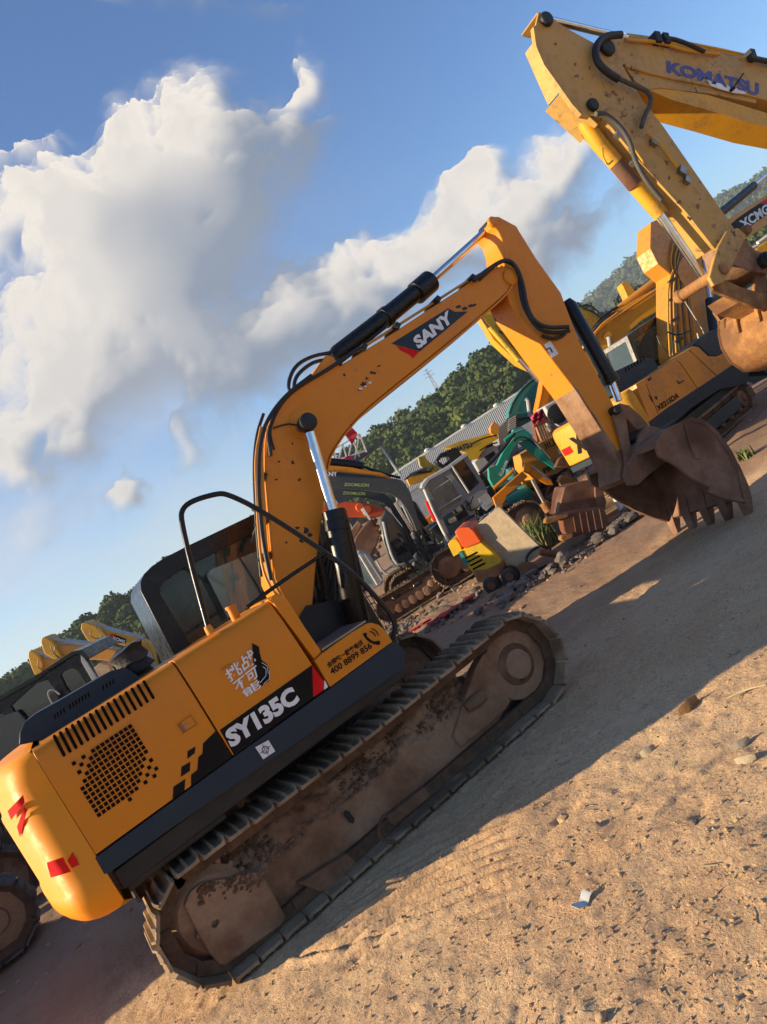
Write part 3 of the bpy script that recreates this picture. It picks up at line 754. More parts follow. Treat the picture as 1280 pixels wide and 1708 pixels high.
    mb = MB(); c = A.pt((349,1050), .07); mb.lathe(c+Vector((0,0,-.03)), (0,0,1), [(0,.032),(.03,.03),(.06,.024)], 12); mb.build('rail_foot', M['orange'], root)
    # --- cab, on the far side
    yc0, yc1 = 6.70, 7.68; off = yc0-5.2
    cab = MB()
    outer = [(350,1185),(293,1098),(235,986),(235,970),(241,957),(254,944),(276,930),(310,912),(440,850),(497,812),(505,818),(644,1054),(560,1130)]
    hole1 = [(344,1112),(328,1090),(268,992),(267,981),(274,970),(302,950),(408,897),(424,893),(434,900),(476,968),(500,1012),(470,1062),(420,1098)]
    hole2 = [(452,888),(480,872),(492,880),(592,1046),(588,1062),(556,1070),(540,1040)]
    cab.px(A, outer, off, 0.07, holes=[hole1, hole2])
    cr = cab.build('cab', M['black'], root, 0.03, seg=3)
    m2 = MB(); m2.px(A, outer, yc1-.07-5.2, .07, holes=[hole1, hole2]); m2.build('cab_far_side', M['black'], cr)
    roof = [(321,1146),(293,1098),(235,986),(235,970),(241,957),(254,944),(276,930),(310,912),(440,850),(497,812),(501,824),(446,864),(314,925),(280,943),(258,957),(246,970),(246,984),(302,1093),(328,1141)]
    m2 = MB(); m2.px(A, roof, off+.07, yc1-yc0-.14); o = m2.build('roof_shell', M['black'], cr, 0.015)
    # rear window hole is simply a dark pane set on the shell
    m2 = MB(); m2.px(A, hole1, off+.03, .006); m2.build('side_window', M['glass'], cr)
    m2 = MB(); m2.px(A, hole2, off+.03, .006); m2.build('side_window', M['glass'], cr)
    m2 = MB(); m2.px(A, hole1, yc1-.04-5.2, .006); m2.px(A, hole2, yc1-.04-5.2, .006); m2.build('far_window', M['darkglass'], cr)
    m2 = MB(); m2.box((1.75, 7.22, 1.42), (.5, .5, .14)); m2.box((1.52, 7.22, 1.80), (.13, .48, .75)); m2.box((1.50, 7.22, 2.26), (.1, .28, .2)); m2.build('seat', M['dark'], cr, 0.05, seg=3)
    m2 = MB(); m2.px(A, [(345,960),(352,950),(440,915),(452,972),(408,1018),(380,1030)], off-.10, .008); m2.build('protective_pane', M['greenglass'], cr)
    m2 = MB(); m2.tube(path(A, [(400,930),(428,975),(440,1000)], off-.11), .008, 6); m2.tube(path(A, [(284,965),(286,990),(300,1050),(303,1078)], off+.06), .006, 6); m2.build('window_bar', M['rubber'], cr)
    m2 = MB(); m2.tube(path(A, [(437,862),(424,893),(422,905)], off-.2), .02, 10); m2.tube(path(A, [(420,850),(436,862),(438,880),(428,890)], off-.2), .006, 6)
    m2.build('work_lamp_bracket', M['hosegrey'], cr)
    # front pane and lower grille of the cab
    a, b = A.pt((505,820), off), A.pt((644,1052), off); w = Vector((0, .98, 0))
    m2 = MB(); m2.slab([a, b, b+w, a+w], (-.01, 0, 0)); m2.build('windscreen', M['darkglass'], cr)
    m2 = MB()
    for i in range(9):
        t = .52 + .05*i; c = a*(1-t)+b*t + Vector((.06, 0, 0)); m2.tube([c+Vector((0, .02, 0)), c+Vector((0, .6, 0))], .006, 5)
    for i in range(7): c0 = a*.48+b*.52 + Vector((.06, .02+.095*i, 0)); c1 = a*.06+b*.94 + Vector((.06, .02+.095*i, 0)); m2.tube([c0, c1], .005, 5)
    m2.build('guard_grille', M['greypaint'], cr)
    # --- boom
    OB = 0.70; WB = 0.42
    bo = [(512,1058),(500,1035),(470,992),(458,965),(452,900),(447,840),(443,790),(443,746),(447,713),(455,694),(466,678),(482,658),(500,644),(517,631),(537,602),(545,591),(556,594),(568,609),(650,559),(712,518),(775,477),(806,454),(826,446),(843,443),(856,447),(861,455),(857,471),(846,488),(833,500),(790,537),(728,588),(668,636),(619,676),(594,700),(574,724),(560,745),(550,762),(545,785),(541,830),(536,878),(527,950),(521,1020)]
    mb = MB(); mb.px(A, bo, OB, WB); boom = mb.build('boom', M['boom_orange'], root, 0.012)
    mb = MB(); mb.px(A, [(861,456),(857,471),(846,488),(833,501),(790,538),(728,589),(668,637),(619,677),(594,701),(574,725),(560,746),(551,763),(546,785),(548,786),(553,764),(562,747),(576,726),(596,703),(621,679),(670,639),(730,591),(792,540),(835,503),(848,490),(859,473),(863,458)], OB-.018, WB+.036)
    mb.build('flange', M['boom_orange'], boom)
    # logo on the boom
    decal(A, [(653,573),(748,514),(759,520),(781,519.5),(768,530),(701,586)], OB, boom, M['navy'], 'logo_panel')
    decal(A, [(661,576),(700,586),(689,598),(684,592),(668,584)], OB, boom, M['red'], 'logo_swoosh')
    for q in ([(760,511),(767,508),(770,512),(763,515)], [(770,514),(777,511),(781,515),(774,518)], [(780,510),(787,507),(791,510),(784,513)], [(787,509),(793,506),(796,508.5),(790,511.5)]):
        decal(A, q, OB, boom, M['navy'], 'logo_block')
    text_px('SANY', A, [(698,583.5),(756.5,536),(747.5,517),(687,565)], OB, boom, M['white'], 'logo_lettering', 0.05, 0.008)
    mb = MB(); c = A.pt((512,706), OB); mb.lathe(c, (0, -1, 0), [(-.01, .155), (.006, .152), (.007, .10)], 36); mb.build('boss_ring', M['boom_orange'], boom)
    random.seed(11)
    mb = MB()
    for (x, y, s) in ((606,640,8),(612,632,5),(622,622,6),(632,610,4),(601,650,5),(489,772,6),(500,800,4),(497,880,6),(510,885,9),(505,900,8),(518,892,6),(488,740,3),(612,575,3),(575,625,4),(462,800,4),(466,770,3),(478,905,3)):
        k = [Vector((x, y)) + Vector((math.cos(R(a))*s*random.uniform(.2, 1), math.sin(R(a))*s*random.uniform(.2, .8))) for a in range(0, 360, 40)]
        mb.slab([A.pt(p, OB-.0035) for p in k], (0, .002, 0))
    mb.build('grime_spots', M['dark'], boom)
    mb = MB()
    for (x, y, s) in ((602,648,5),(618,638,4),(610,644,3)):
        k = [Vector((x, y)) + Vector((math.cos(R(a))*s*random.uniform(.3, 1), math.sin(R(a))*s*random.uniform(.2, .7))) for a in range(0, 360, 45)]
        mb.slab([A.pt(p, OB-.0045) for p in k], (0, .002, 0))
    mb.build('scuff_marks', M['white'], boom)
    # hydraulic pipes along the spine, hoses
    def tubes(name, runs, mat, parent=boom, n=8, sm=2):
        mb = MB()
        for pts, off, r in runs: mb.tube([A.pt(q, off) for q in pts], r, n, sm)
        return mb.build(name, M[mat], parent)
    tubes('hard_pipe', [([(470,1005),(440,962),(432,900),(428,820),(426,760),(436,712)], OB+.04+.05*i, .012) for i in range(2)] +
          [([(474,1002),(449+i*3,960),(441+i*2,900),(437+i*2,800),(435+i,740),(443,715)], OB-.03, .011) for i in range(2)], 'gold')
    tubes('hard_pipe', [([(538,618),(600,583),(700,520),(790,462),(825,446)], OB+.05+.07*i, .013) for i in range(3)] , 'gold')
    tubes('hose', [([(436,962),(428,880),(423,780),(428,725),(440,690)], OB+.2, .014), ([(452,968),(436,890),(430,790),(436,725),(452,690),(480,656),(520,626)], OB-.04, .017)], 'rubber')
    tubes('hose', [([(485,660),(480,640),(492,610),(520,594),(552,588)], OB+.08, .017), ([(490,655),(492,630),(510,612),(530,601),(560,600)], OB+.02, .017),
                   ([(452,760),(446,720),(470,668),(505,640),(545,618),(600,580)], OB-.02, .016), ([(456,714),(480,706),(500,710)], OB-.015, .007), ([(456,700),(450,722),(458,750)], OB-.015, .008)], 'rubber')
    tubes('hose', [([(790,468),(826,441),(846,432),(862,444),(873,475),(878,510),(890,535),(912,547),(948,545)], OB-.05, .022),
                   ([(800,466),(832,436),(850,436),(866,452),(868,490),(877,520),(898,550),(925,556),(950,552)], OB-.02, .019)], 'rubber')
    mb = MB()
    for q in ((655,552),(600,587),(722,508),(780,472),(560,612),(434,800),(436,870),(440,930)): mb.box(A.pt(q, OB+.1), (.05, .26, .05), Matrix.Rotation(R(-35), 3, 'Y'))
    mb.build('pipe_clamp', M['dark'], boom)
    # boom cylinders both sides of the boom
    for off in (OB-.14, OB+WB+.14):
        cy = MB(); a, b = A.pt((597,1036), off) if off < OB else A.pt((597,1036), OB-.14)+Vector((0, WB+.28, 0)), None
        d = Vector((0, 0, 0)) if off < OB else Vector((0, WB+.28, 0)); o0 = OB-.14
        P = lambda q: A.pt(q, o0) + d
        c = MB(); c.tube([P((600,1045)), P((597,1036)), P((563,884))], [.07, .098, .098], 24); c.tube([P((563,886)), P((560,868))], .108, 24); c.tube([P((560,868)), P((556,852))], .10, 24)
        cyl = c.build('boom_cylinder', M['black'], root, 0.004)
        c = MB(); c.tube([P((556,853)), P((517,722))], .046, 20); c.build('rod', M['chrome'], cyl)
        c = MB(); c.lathe(P((513,705))+Vector((0, -.05, 0)), (0, 1, 0), [(0, .06), (.01, .075), (.10, .075), (.12, .06)], 24); c.build('rod_eye', M['dark'], cyl)
        c = MB(); c.tube([P((556,862)) + Vector((.12, 0, 0)), P((590,1000)) + Vector((.125, 0, 0))], .014, 8); c.build('feed_pipe', M['rubber'], cyl)
    mb = MB(); mb.lathe(A.pt((511,704), OB-.17), (0, 1, 0), [(0, .035), (WB+.34, .035)], 16); mb.build('boom_pin', M['steel'], root)
    # boom foot and machinery seen in the dark between cab and boom
    mb = MB(); mb.px(A, [(470,1080),(512,1010),(560,1000),(600,1030),(640,1060),(600,1110),(520,1150)], OB-.03, .03); mb.px(A, [(470,1080),(512,1010),(560,1000),(600,1030),(640,1060),(600,1110),(520,1150)], OB+WB+.02, .03)
    mb.build('boom_bracket', M['dark'], root)
    mb = MB()
    for i in range(5): mb.tube(path(A, [(525+7*i,1030),(536+7*i,960),(545+5*i,905)], OB+.5), .016, 8, 1)
    for i in range(4): mb.tube(path(A, [(548+8*i,1052),(560+7*i,985),(552+5*i,890),(548+2*i,840)], OB+.25), .014, 8, 1)
    mb.build('hose', M['rubber'], root)
    # --- arm cylinder
    oc = OB + WB/2
    c = MB(); c.tube(path(A, [(556,600),(564,591),(640,532),(706,478)], oc), [.07, .088, .088, .088], 22); c.tube(path(A, [(640,532),(648,526)], oc), .10, 22); c.tube(path(A, [(694,490),(718,469)], oc), .112, 22)
    ac = c.build('arm_cylinder', M['black'], root, 0.004)
    c = MB(); c.tube(path(A, [(716,471),(818,379)], oc), .040, 20); c.build('rod', M['chrome'], ac)
    c = MB(); c.lathe(A.pt((821,375), oc-.09), (0, 1, 0), [(0, .05), (.01, .065), (.17, .065), (.18, .05)], 20); c.build('rod_eye', M['dark'], ac)
    c = MB(); c.tube(path(A, [(560,605),(600,580),(640,548),(648,538)], oc-.09), .013, 8, 1); c.build('feed_pipe', M['rubber'], ac)
    # --- arm
    OA = 0.73; WA = 0.34
    ar = [(822,376),(820,366),(824,361),(832,361),(862,377),(867,386),(897,434),(936,488),(944,510),(968,572),(1002,634),(1022,672),(1036,700),(1040,740),(1060,782),(1058,796),(1048,803),(1036,800),(1034,776),(1014,735),(964,656),(900,572),(872,534),(852,508),(844,485),(842,450),(841,425),(838,400),(832,386)]
    mb = MB(); mb.px(A, ar, OA, WA); arm = mb.build('arm', M['boom_orange'], root, 0.010)
    mb = MB(); mb.px(A, [(1030,752),(1036,748),(1041,756),(1050,762),(1060,782),(1058,796),(1048,803),(1036,800),(1034,776)], OA-.003, WA+.006)
    mb.px(A, [(1034,776),(1014,735),(964,656),(954,642),(956,641),(966,652),(972,662),(985,683),(992,692),(1005,714),(1018,733),(1026,744),(1032,756)], OA-.0025, WA+.005)
    mb.build('mud_coat', M['mudsteel'], arm)
    for off in (OA+.03, OA+WA-.05):
        pass
    mb = MB()
    for q, r in (((821,371), .055), ((851,463), .085), ((1052,790), .07)): pin_disc(mb, A, q, OA-.03 if r < .08 else OB, r, .03)
    mb.build('pivot_pin', M['boom_orange'], arm)
    decal(A, [(908,575),(918,568),(932,590),(921,597)], OA, arm, M['white'], 'grease_label')
    mb = MB(); mb.tube([A.pt(q, OA-.008) for q in [(911,583),(918,580),(922,588)]], .006, 6); mb.build('label_mark', M['ink'], arm)
    tubes('hose', [([(948,548),(940,560),(924,566),(905,560)], OA-.03, .018)], 'rubber', arm)
    # bucket cylinder
    c = MB(); ob = OA+WA/2
    up = Vector((.13, 0, .05))
    c.tube([A.pt((937,512), ob)+up*.8, A.pt((941,524), ob)+up, A.pt((1005,648), ob)+up*1.3], [.05, .08, .08], 20); c.tube([A.pt((1003,645), ob)+up*1.3, A.pt((1010,658), ob)+up*1.3], .092, 20)
    bc = c.build('bucket_cylinder', M['black'], root, .003)
    c = MB(); c.tube([A.pt((1010,658), ob)+up*1.3, A.pt((1024,684), ob)+up*1.0], .04, 16); c.build('rod', M['chrome'], bc)
    # linkage
    mb = MB()
    for off in (OA-.05, OA+WA+.01): mb.px(A, [(1022,680),(1036,672),(1044,690),(1050,730),(1058,770),(1056,786),(1046,782),(1040,750),(1026,700)], off, .04)
    mb.build('idler_link', M['mudsteel'], root, .008)
    mb = MB()
    mb.px(A, [(1026,690),(1034,672),(1050,676),(1066,690),(1082,708),(1088,722),(1078,732),(1066,720),(1048,700)], OA+.05, .24)
    mb.build('bucket_link', M['mudsteel'], root, .008)
    mb = MB()
    for q, r in (((1032,682), .05), ((1081,719), .055)): mb.lathe(A.pt(q, OA-.10), (0, 1, 0), [(0, r*.8), (.01, r), (WA+.19, r), (WA+.2, r*.8)], 18)
    mb.build('link_pin', M['dark'], root)
    # --- bucket
    ON, W = 0.33, 1.08
    mb = MB()
    for off in (.62, .98): mb.px(A, [(1042,792),(1046,776),(1062,752),(1068,722),(1078,710),(1092,711),(1108,716),(1130,730),(1118,765),(1085,790),(1066,808),(1050,808)], off, .05)
    bk = mb.build('bucket_ear', M['bucketsteel'], root, .008)
    outer = [(1093,740),(1103,724),(1120,711),(1153,696),(1175,701),(1198,720),(1221,753),(1234,780),(1242,806),(1247,830)]
    def inset(pts, d):
        c = Vector((1130, 800)); return [Vector(p) + (c-Vector(p)).normalized()*d for p in pts]
    inner = inset(outer, 7)
    side = outer + [(1240,834),(1212,826),(1180,812),(1160,800),(1142,788),(1126,775),(1112,768),(1100,762)]
    mb = MB(); mb.px(A, side, ON, .035); sh = mb.build('bucket', M['bucketsteel'], root, .01)
    mb = MB(); mb.px(A, side, ON, .035)
    mb.v = [v + Vector((0, W-.035, 0)) for v in mb.v]; mb.build('side_plate', M['bucketsteel'], sh)
    band = outer + [tuple(p) for p in inner[::-1]]
    mb = MB(); mb.slab([A.pt(q, ON)+Vector((0, -.006, 0)) for q in band], (0, W+.012, 0)); mb.build('shell', M['bucketsteel'], sh)
    mb = MB(); mb.px(A, [(1141,706),(1152,702),(1166,728),(1172,752),(1168,766),(1160,764),(1150,740)], ON-.012, .012); mb.px(A, [(1186,812),(1212,824),(1241,832),(1246,838),(1210,832),(1180,820)], ON-.02, .05)
    mb.build('wear_rib', M['bucketsteel'], sh, .004)
    L0 = A.pt((1246,829), ON); tip = A.pt((1257,866), ON); rt = A.pt((1225,790), ON)
    d = (tip-L0); ex = Vector((d.z, 0, -d.x)).normalized()
    for i in range(5):
        y = 0.04 + (W-.08)*i/4; c = L0 + Vector((0, y, 0)); w = .055
        mb = MB(); vs = []
        for t, hw, th in ((-1.5, .05, .02), (-.45, .06, .055), (.1, .055, .055), (.55, .045, .035), (1.0, .032, .008)):
            p = c + d*t
            vs += [p + Vector((0, -hw, 0)) - ex*th, p + Vector((0, hw, 0)) - ex*th, p + Vector((0, hw, 0)) + ex*th, p + Vector((0, -hw, 0)) + ex*th]
        fs = [(0, 1, 2, 3), (16, 17, 18, 19)] + [(4*i+k, 4*i+(k+1) % 4, 4*i+4+(k+1) % 4, 4*i+4+k) for i in range(4) for k in range(4)]
        mb.add(vs, fs); mb.build('tooth', M['bucketsteel'], sh, .006)
    return root
build_main()
# ------------------------------------------------------------ ground
def ground_h(x, y):
    """numpy height field of the yard"""
    near = np.exp(-((x-2.5)**2+(y-5)**2)/260.0)
    h = (fbm(x*1.1+9, y*1.1+3, 5, 4)-.5)*0.10*np.clip((np.hypot(x-1.6, y-6.4)-1.9)/3, 0.12, 1)
    h += (fbm(x*6, y*6, 15, 6, .62)-.5)*0.036 + np.clip(fbm(x*17, y*17, 19, 4, .6)-.58, 0, 1)*0.02
    # long ruts left by crawlers, running with the machine
    r = np.abs(((y + 0.06*np.sin(x*1.3) + 0.04*fbm(x*2, y*2, 8, 3)) % 0.9)-.45)/.45
    h += -0.018*np.exp(-(r/0.35)**2)*np.clip((y-7.8)/1.0, 0, 1)
    h += 0.012*np.sin((x*0.94+y*0.34)*2*math.pi/0.17)*np.exp(-(r/0.5)**2)*np.clip((y-8)/1.0, 0, 1)*np.clip((14-y)/3, 0, 1)*np.clip(fbm(x, y, 44, 2)*3-1.2, 0, 1)
    # cleat marks where the near track turned
    u = (x-1.15)*math.cos(R(-32))+(y-4.45)*math.sin(R(-32)); v = -(x-1.15)*math.sin(R(-32))+(y-4.45)*math.cos(R(-32)) + u*u*0.25
    m = np.exp(-((u/0.52)**4+(v/0.42)**4))
    h += 0.030*m*(np.sin(v*2*math.pi/0.105) + 0.4*np.sin(v*2*math.pi/0.0525+1))*(0.6+0.8*fbm(x*6, y*6, 21, 3))
    u = (x-1.9)*math.cos(R(-25))+(y-2.75)*math.sin(R(-25)); v = -(x-1.9)*math.sin(R(-25))+(y-2.75)*math.cos(R(-25))
    h += 0.010*np.exp(-((u/0.35)**4+(v/0.25)**4))*np.sin(v*2*math.pi/0.07)
    for (cx, cy, rx, ry, d) in ((1.99,3.95,.13,.05,-.05),(2.62,3.80,.09,.05,-.035),(2.17,3.06,.08,.04,-.03),(1.86,4.20,.16,.09,.035),(2.9,3.6,.1,.05,-.02),(1.3,2.6,.1,.06,-.02),(1.7,3.6,.12,.05,.015),(0.6,4.4,.3,.04,-.02)):
        h += d*np.exp(-((x-cx)/rx)**2-((y-cy)/ry)**2)
    # curved groove scraped by the track edge
    W_ = [(0.40,4.98),(0.62,4.62),(0.98,4.22),(1.42,3.86),(1.95,3.60)]
    for (ax_, ay_), (bx_, by_) in zip(W_[:-1], W_[1:]):
        vx, vy = bx_-ax_, by_-ay_; tt = np.clip(((x-ax_)*vx+(y-ay_)*vy)/(vx*vx+vy*vy), 0, 1)
        dd = (x-ax_-tt*vx)*vy - (y-ay_-tt*vy)*vx; dd = dd/math.hypot(vx, vy); m_ = (tt > 0) & (tt < 1)
        h += np.where(m_, 0.030*np.exp(-((dd-.03)/.028)**2) - 0.028*np.exp(-((dd+.02)/.03)**2), 0)*(0.6+.8*fbm(x*5, y*5, 28, 3))
    for (cx, cy, rr_) in ((2.2, 1.2, 2.3), (2.2, 1.2, 2.05)):
        q_ = np.hypot(x-cx, y-cy)-rr_; h += 0.012*(np.exp(-((q_-.03)/.02)**2) - np.exp(-(q_/.025)**2))*np.clip(fbm(x*1.7, y*1.7, 29, 3)*3-1.1, 0, 1)
    # windrows of loose soil
    h += 0.16*np.exp(-((y-(11.2+0.15*(x-6)))/0.35)**2)*np.clip((x-4)/1.5, 0, 1)*np.clip(fbm(x*1.5, y*1.5, 61, 4)*2.4-.7, 0, 1)
    h += 0.20*np.exp(-((y-(8.35+0.17*(x-11)))/0.22)**2)*np.clip((x-9.2)/1.5, 0, 1)*np.clip(fbm(x*1.5, y*1.5, 62, 4)*2.4-.5, 0, 1)
    h += 0.10*np.exp(-((y-(8.5-2.2*(x+.6)))/0.30)**2)*np.exp(-((x+1.1)/.8)**4)
    h *= np.clip((60-np.hypot(x, y))/30, 0, 1)
    return h - 0.008
def axis(lo, a, b, hi, fine, growth=1.07):
    c = list(np.arange(a, b, fine)); s = fine; x = b
    while x < hi: s *= growth; x += s; c.append(x)
    s = fine; x = a; pre = []
    while x > lo: s *= growth; x -= s; pre.append(x)
    return np.array(pre[::-1]+c)
def build_ground():
    xs = axis(-1250, -0.6, 5.0, 1700, 0.018, 1.035); ys = axis(-1250, 1.6, 5.6, 1700, 0.018, 1.035)
    Xg, Yg = np.meshgrid(xs, ys, indexing='ij'); Z = ground_h(Xg, Yg)
    nx, ny = len(xs), len(ys); idx = np.arange(nx*ny).reshape(nx, ny)
    q = np.stack([idx[:-1, :-1], idx[1:, :-1], idx[1:, 1:], idx[:-1, 1:]], -1).reshape(-1, 4)
    me = bpy.data.meshes.new('ground'); me.vertices.add(nx*ny)
    me.vertices.foreach_set('co', np.stack([Xg, Yg, Z], -1).reshape(-1))
    me.loops.add(q.size); me.loops.foreach_set('vertex_index', q.reshape(-1).astype(np.int32))
    me.polygons.add(len(q)); me.polygons.foreach_set('loop_start', np.arange(0, q.size, 4, dtype=np.int32))
    me.update(calc_edges=True); me.polygons.foreach_set('use_smooth', [True]*len(q))
    m, t, b, o = new_mat('dirt')
    n1 = t.noise(o, 0.9, 6, 0.6); n2 = t.noise(o, 7, 7, 0.68); n3 = t.noise(o, 55, 5, 0.7); n4 = t.noise(o, 230, 3, 0.6)
    base = t.mix(t.ramp(n1, 0.35, 0.65), (0.66, 0.435, 0.245), (0.56, 0.335, 0.18))
    base = t.mix(t.ramp(n2, 0.50, 0.72), base, (0.44, 0.28, 0.18))
    base = t.mix(t.ramp(n3, 0.50, 0.68), base, (0.76, 0.55, 0.29))
    base = t.mix(t.ramp(n3, 0.44, 0.32), base, (0.32, 0.19, 0.13))
    base = t.mix(t.ramp(n4, 0.58, 0.72, 0, 0.6), base, (0.78, 0.62, 0.36))
    # darker soil further back, round the parked machines
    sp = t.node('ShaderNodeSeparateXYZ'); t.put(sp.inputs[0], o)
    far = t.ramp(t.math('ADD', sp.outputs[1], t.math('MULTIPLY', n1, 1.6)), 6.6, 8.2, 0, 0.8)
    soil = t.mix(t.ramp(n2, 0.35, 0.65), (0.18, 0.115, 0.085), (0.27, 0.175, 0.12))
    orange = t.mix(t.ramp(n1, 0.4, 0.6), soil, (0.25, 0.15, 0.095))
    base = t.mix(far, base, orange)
    t.put(b.inputs['Base Color'], base); b.inputs['Roughness'].default_value = 0.95; b.inputs['Specular IOR Level'].default_value = 0.15
    hh = t.math('ADD', t.math('MULTIPLY', n2, 0.9), t.math('ADD', t.math('MULTIPLY', n3, 0.45), t.math('MULTIPLY', n4, 0.14)))
    bump(t, b, hh, 1.0, 0.028)
    me.materials.append(m)
    ob = bpy.data.objects.new('ground', me); COL.objects.link(ob); ob['kind'] = 'structure'
build_ground()
def gh(x, y): return float(ground_h(np.array([x]), np.array([y]))[0])

# loose crumbs of soil and gravel (nobody could count them)
def build_gravel():
    rng = np.random.RandomState(5); random.seed(5)
    proto = []
    for k in range(8):
        m = MB(); m.rock((0, 0, 0), 1.0, k*3.7+1, 1, 0.6); proto.append((np.array([tuple(v) for v in m.v]), m.f))
    V = []; Fc = []; k = 0
    N = 6200; P = []
    for i in range(N):
        if i < 5200:
            px, py = rng.uniform(150, 1330), rng.uniform(960, 1760)
            g = ground(px, py)
            if not (0.5 < (g-CAMLOC).length < 14) or g.y < 0.5: continue
            r = 0.003 + 0.008*rng.rand()**3
            if rng.rand() < 0.012: r *= 2.0
        else:
            g = Vector((rng.uniform(-3, 14), rng.uniform(8.2, 13.5), 0)); r = 0.010+0.035*rng.rand()**3
        P.append((g.x, g.y, r))
    P = np.array(P); H = ground_h(P[:, 0], P[:, 1])
    for (x, y, r), h in zip(P, H):
        v, f = proto[rng.randint(8)]; a = rng.rand()*6.28; c, s = math.cos(a), math.sin(a); e = rng.uniform(.6, 1.6)
        w = np.stack([(v[:, 0]*c*e-v[:, 1]*s)*r + x, (v[:, 0]*s*e+v[:, 1]*c)*r + y, v[:, 2]*r*rng.uniform(.6, 1.3) + h + r*0.25], -1)
        V.append(w); Fc += [tuple(i+k for i in q) for q in f]; k += len(v)
    V = np.concatenate(V)
    me = bpy.data.meshes.new('gravel'); me.from_pydata([tuple(v) for v in V], [], Fc)
    me.materials.append(M['dirtclod']); o = bpy.data.objects.new('gravel', me); COL.objects.link(o)
    tag(o, 'loose crumbs of soil and small gravel scattered over the yard', 'gravel', kind='stuff')
M['dirtclod'] = rough_mat('soil_crumbs', (0.46, 0.29, 0.16), (0.58, 0.39, 0.20), 9, 0.95, 0.5, 0.01, (0.28, 0.17, 0.11))
build_gravel()
def build_straw():
    """dry stalks trodden into the soil"""
    rng = random.Random(9); mb = MB()
    for i in range(520):
        px, py = rng.uniform(200, 1320), rng.uniform(1050, 1740); g = ground(px, py)
        if g.y < 0.5 or g.length > 8: continue
        a = rng.uniform(0, math.pi); L = rng.uniform(.012, .05)*(2.2 if rng.random() < .06 else 1); z = gh(g.x, g.y)+.005
        d = Vector((math.cos(a)*L, math.sin(a)*L, rng.uniform(-.003, .006))); w = Vector((-math.sin(a), math.cos(a), 0))*rng.uniform(.0012, .003)
        p = Vector((g.x, g.y, z)); u = Vector((0, 0, .002))
        mb.add([p-w, p+w, p+d+w, p+d-w, p-w+u, p+w+u, p+d+w+u, p+d-w+u], [(0,1,2,3),(4,7,6,5),(0,4,5,1),(1,5,6,2),(2,6,7,3),(3,7,4,0)])
    o = mb.build('straw', M['strawm'], smooth=False); tag(o, 'dry straw fragments trodden into the lit soil', 'straw', kind='stuff')
M['strawm'] = plain('dry_straw', (0.50, 0.38, 0.20), 0.8)
build_straw()

# larger debris one can point to
def debris(name, label, cat, q, fn, mat, group=None):
    g = ground(*q); g.z = gh(g.x, g.y); mb = MB(); fn(mb, g)
    o = mb.build(name, M[mat], origin=g); return tag(o, label, cat, group)
def card(mb, g):
    a = R(8); ex = Vector((math.cos(a), math.sin(a), 0.0)); ey = Vector((-math.sin(a), math.cos(a), 0.25))
    n = 6; vs = []
    for i in range(n+1):
        for j in (0, 1): vs.append(g + Vector((0, 0, .012)) + ex*(i/n-.5)*.105 + ey*(j-.5)*.05 + Vector((0, 0, .010*math.cos(i*1.1))))
    mb.add(vs + [v+Vector((0, 0, .003)) for v in vs], [(2*i, 2*i+1, 2*i+3, 2*i+2) for i in range(n)] + [(14+2*i, 14+2*i+2, 14+2*i+3, 14+2*i+1) for i in range(n)] + [(2*i, 2*i+2, 16+2*i, 14+2*i) for i in range(n)] + [(2*i+1, 15+2*i, 17+2*i, 3+2*i) for i in range(n)] + [(0, 14, 15, 1), (12, 13, 27, 26)])
debris('paper_card', 'crumpled white card lying flat on the sunlit dirt', 'card', (974, 1507), card, 'whitepaint')
def chip(L, W, H, ang, curl=.4):
    def fn(mb, g):
        n = 7; vs = []; ex = Vector((math.cos(ang), math.sin(ang), 0)); ey = Vector((-math.sin(ang), math.cos(ang), 0))
        for i in range(n+1):
            t = i/n-.5; w = W*(1-(2*t)**2*.7)
            for s, hh in ((-.5, 0), (0, H), (.5, H*.35)): vs.append(g + ex*t*L + ey*s*w + Vector((0, 0, hh*(1-abs(t)*curl)+.004+.01*noise.noise(Vector((i*.9, s*3, L*90))))))
        m = len(vs); vs += [v + Vector((0, 0, .006)) for v in vs]; fs = []
        for i in range(n):
            for k in (0, 1): a = i*3+k; fs += [(a, a+1, a+4, a+3), (a+m, a+3+m, a+4+m, a+1+m)]
            fs += [(i*3, i*3+3, i*3+3+m, i*3+m), (i*3+2, i*3+2+m, i*3+5+m, i*3+5)]
        fs += [(0, m, m+1, 1), (1, m+1, m+2, 2), (n*3, n*3+1, n*3+1+m, n*3+m), (n*3+1, n*3+2, n*3+2+m, n*3+1+m)]
        mb.add(vs, fs)
    return fn
debris('bark_piece', 'curled brown bark piece lying right of the shadow edge', 'bark', (1150,1180), chip(.16,.07,.05,R(-10)), 'tanbucket')
debris('bark_piece', 'small dark bark scrap beside a footprint, left of the middle stone pair', 'bark', (1078,1248), chip(.10,.07,.045,R(-30)), 'stone')
debris('wood_chip', 'pale flat wood chip, upper of the two chips near the right edge', 'wood chip', (1235,1240), chip(.11,.045,.03,R(-28)), 'stone')
debris('wood_chip', 'pale bent wood chip, lower of the two chips near the right edge', 'wood chip', (1245,1268), chip(.11,.04,.03,R(-65)), 'stone')
debris('twig', 'thin pale twig lying across the sunlit dirt at the right edge', 'twig', (1255,1155), lambda mb, g: mb.tube([ground(1215,1170)+Vector((0,0,.02)), ground(1245,1158)+Vector((0,0,.03)), ground(1282,1148)+Vector((0,0,.025))], .006, 6, 1), 'strawm')
def rk(r, s, fl=.6):
    return lambda mb, g: mb.rock(g + Vector((0, 0, r*.3)), r, s, 3, fl)
random.seed(77)
debris('stone', 'small rounded stone right of the shadow edge, near the upper right', 'stone', (1228,1090), rk(.03, 4), 'stone')
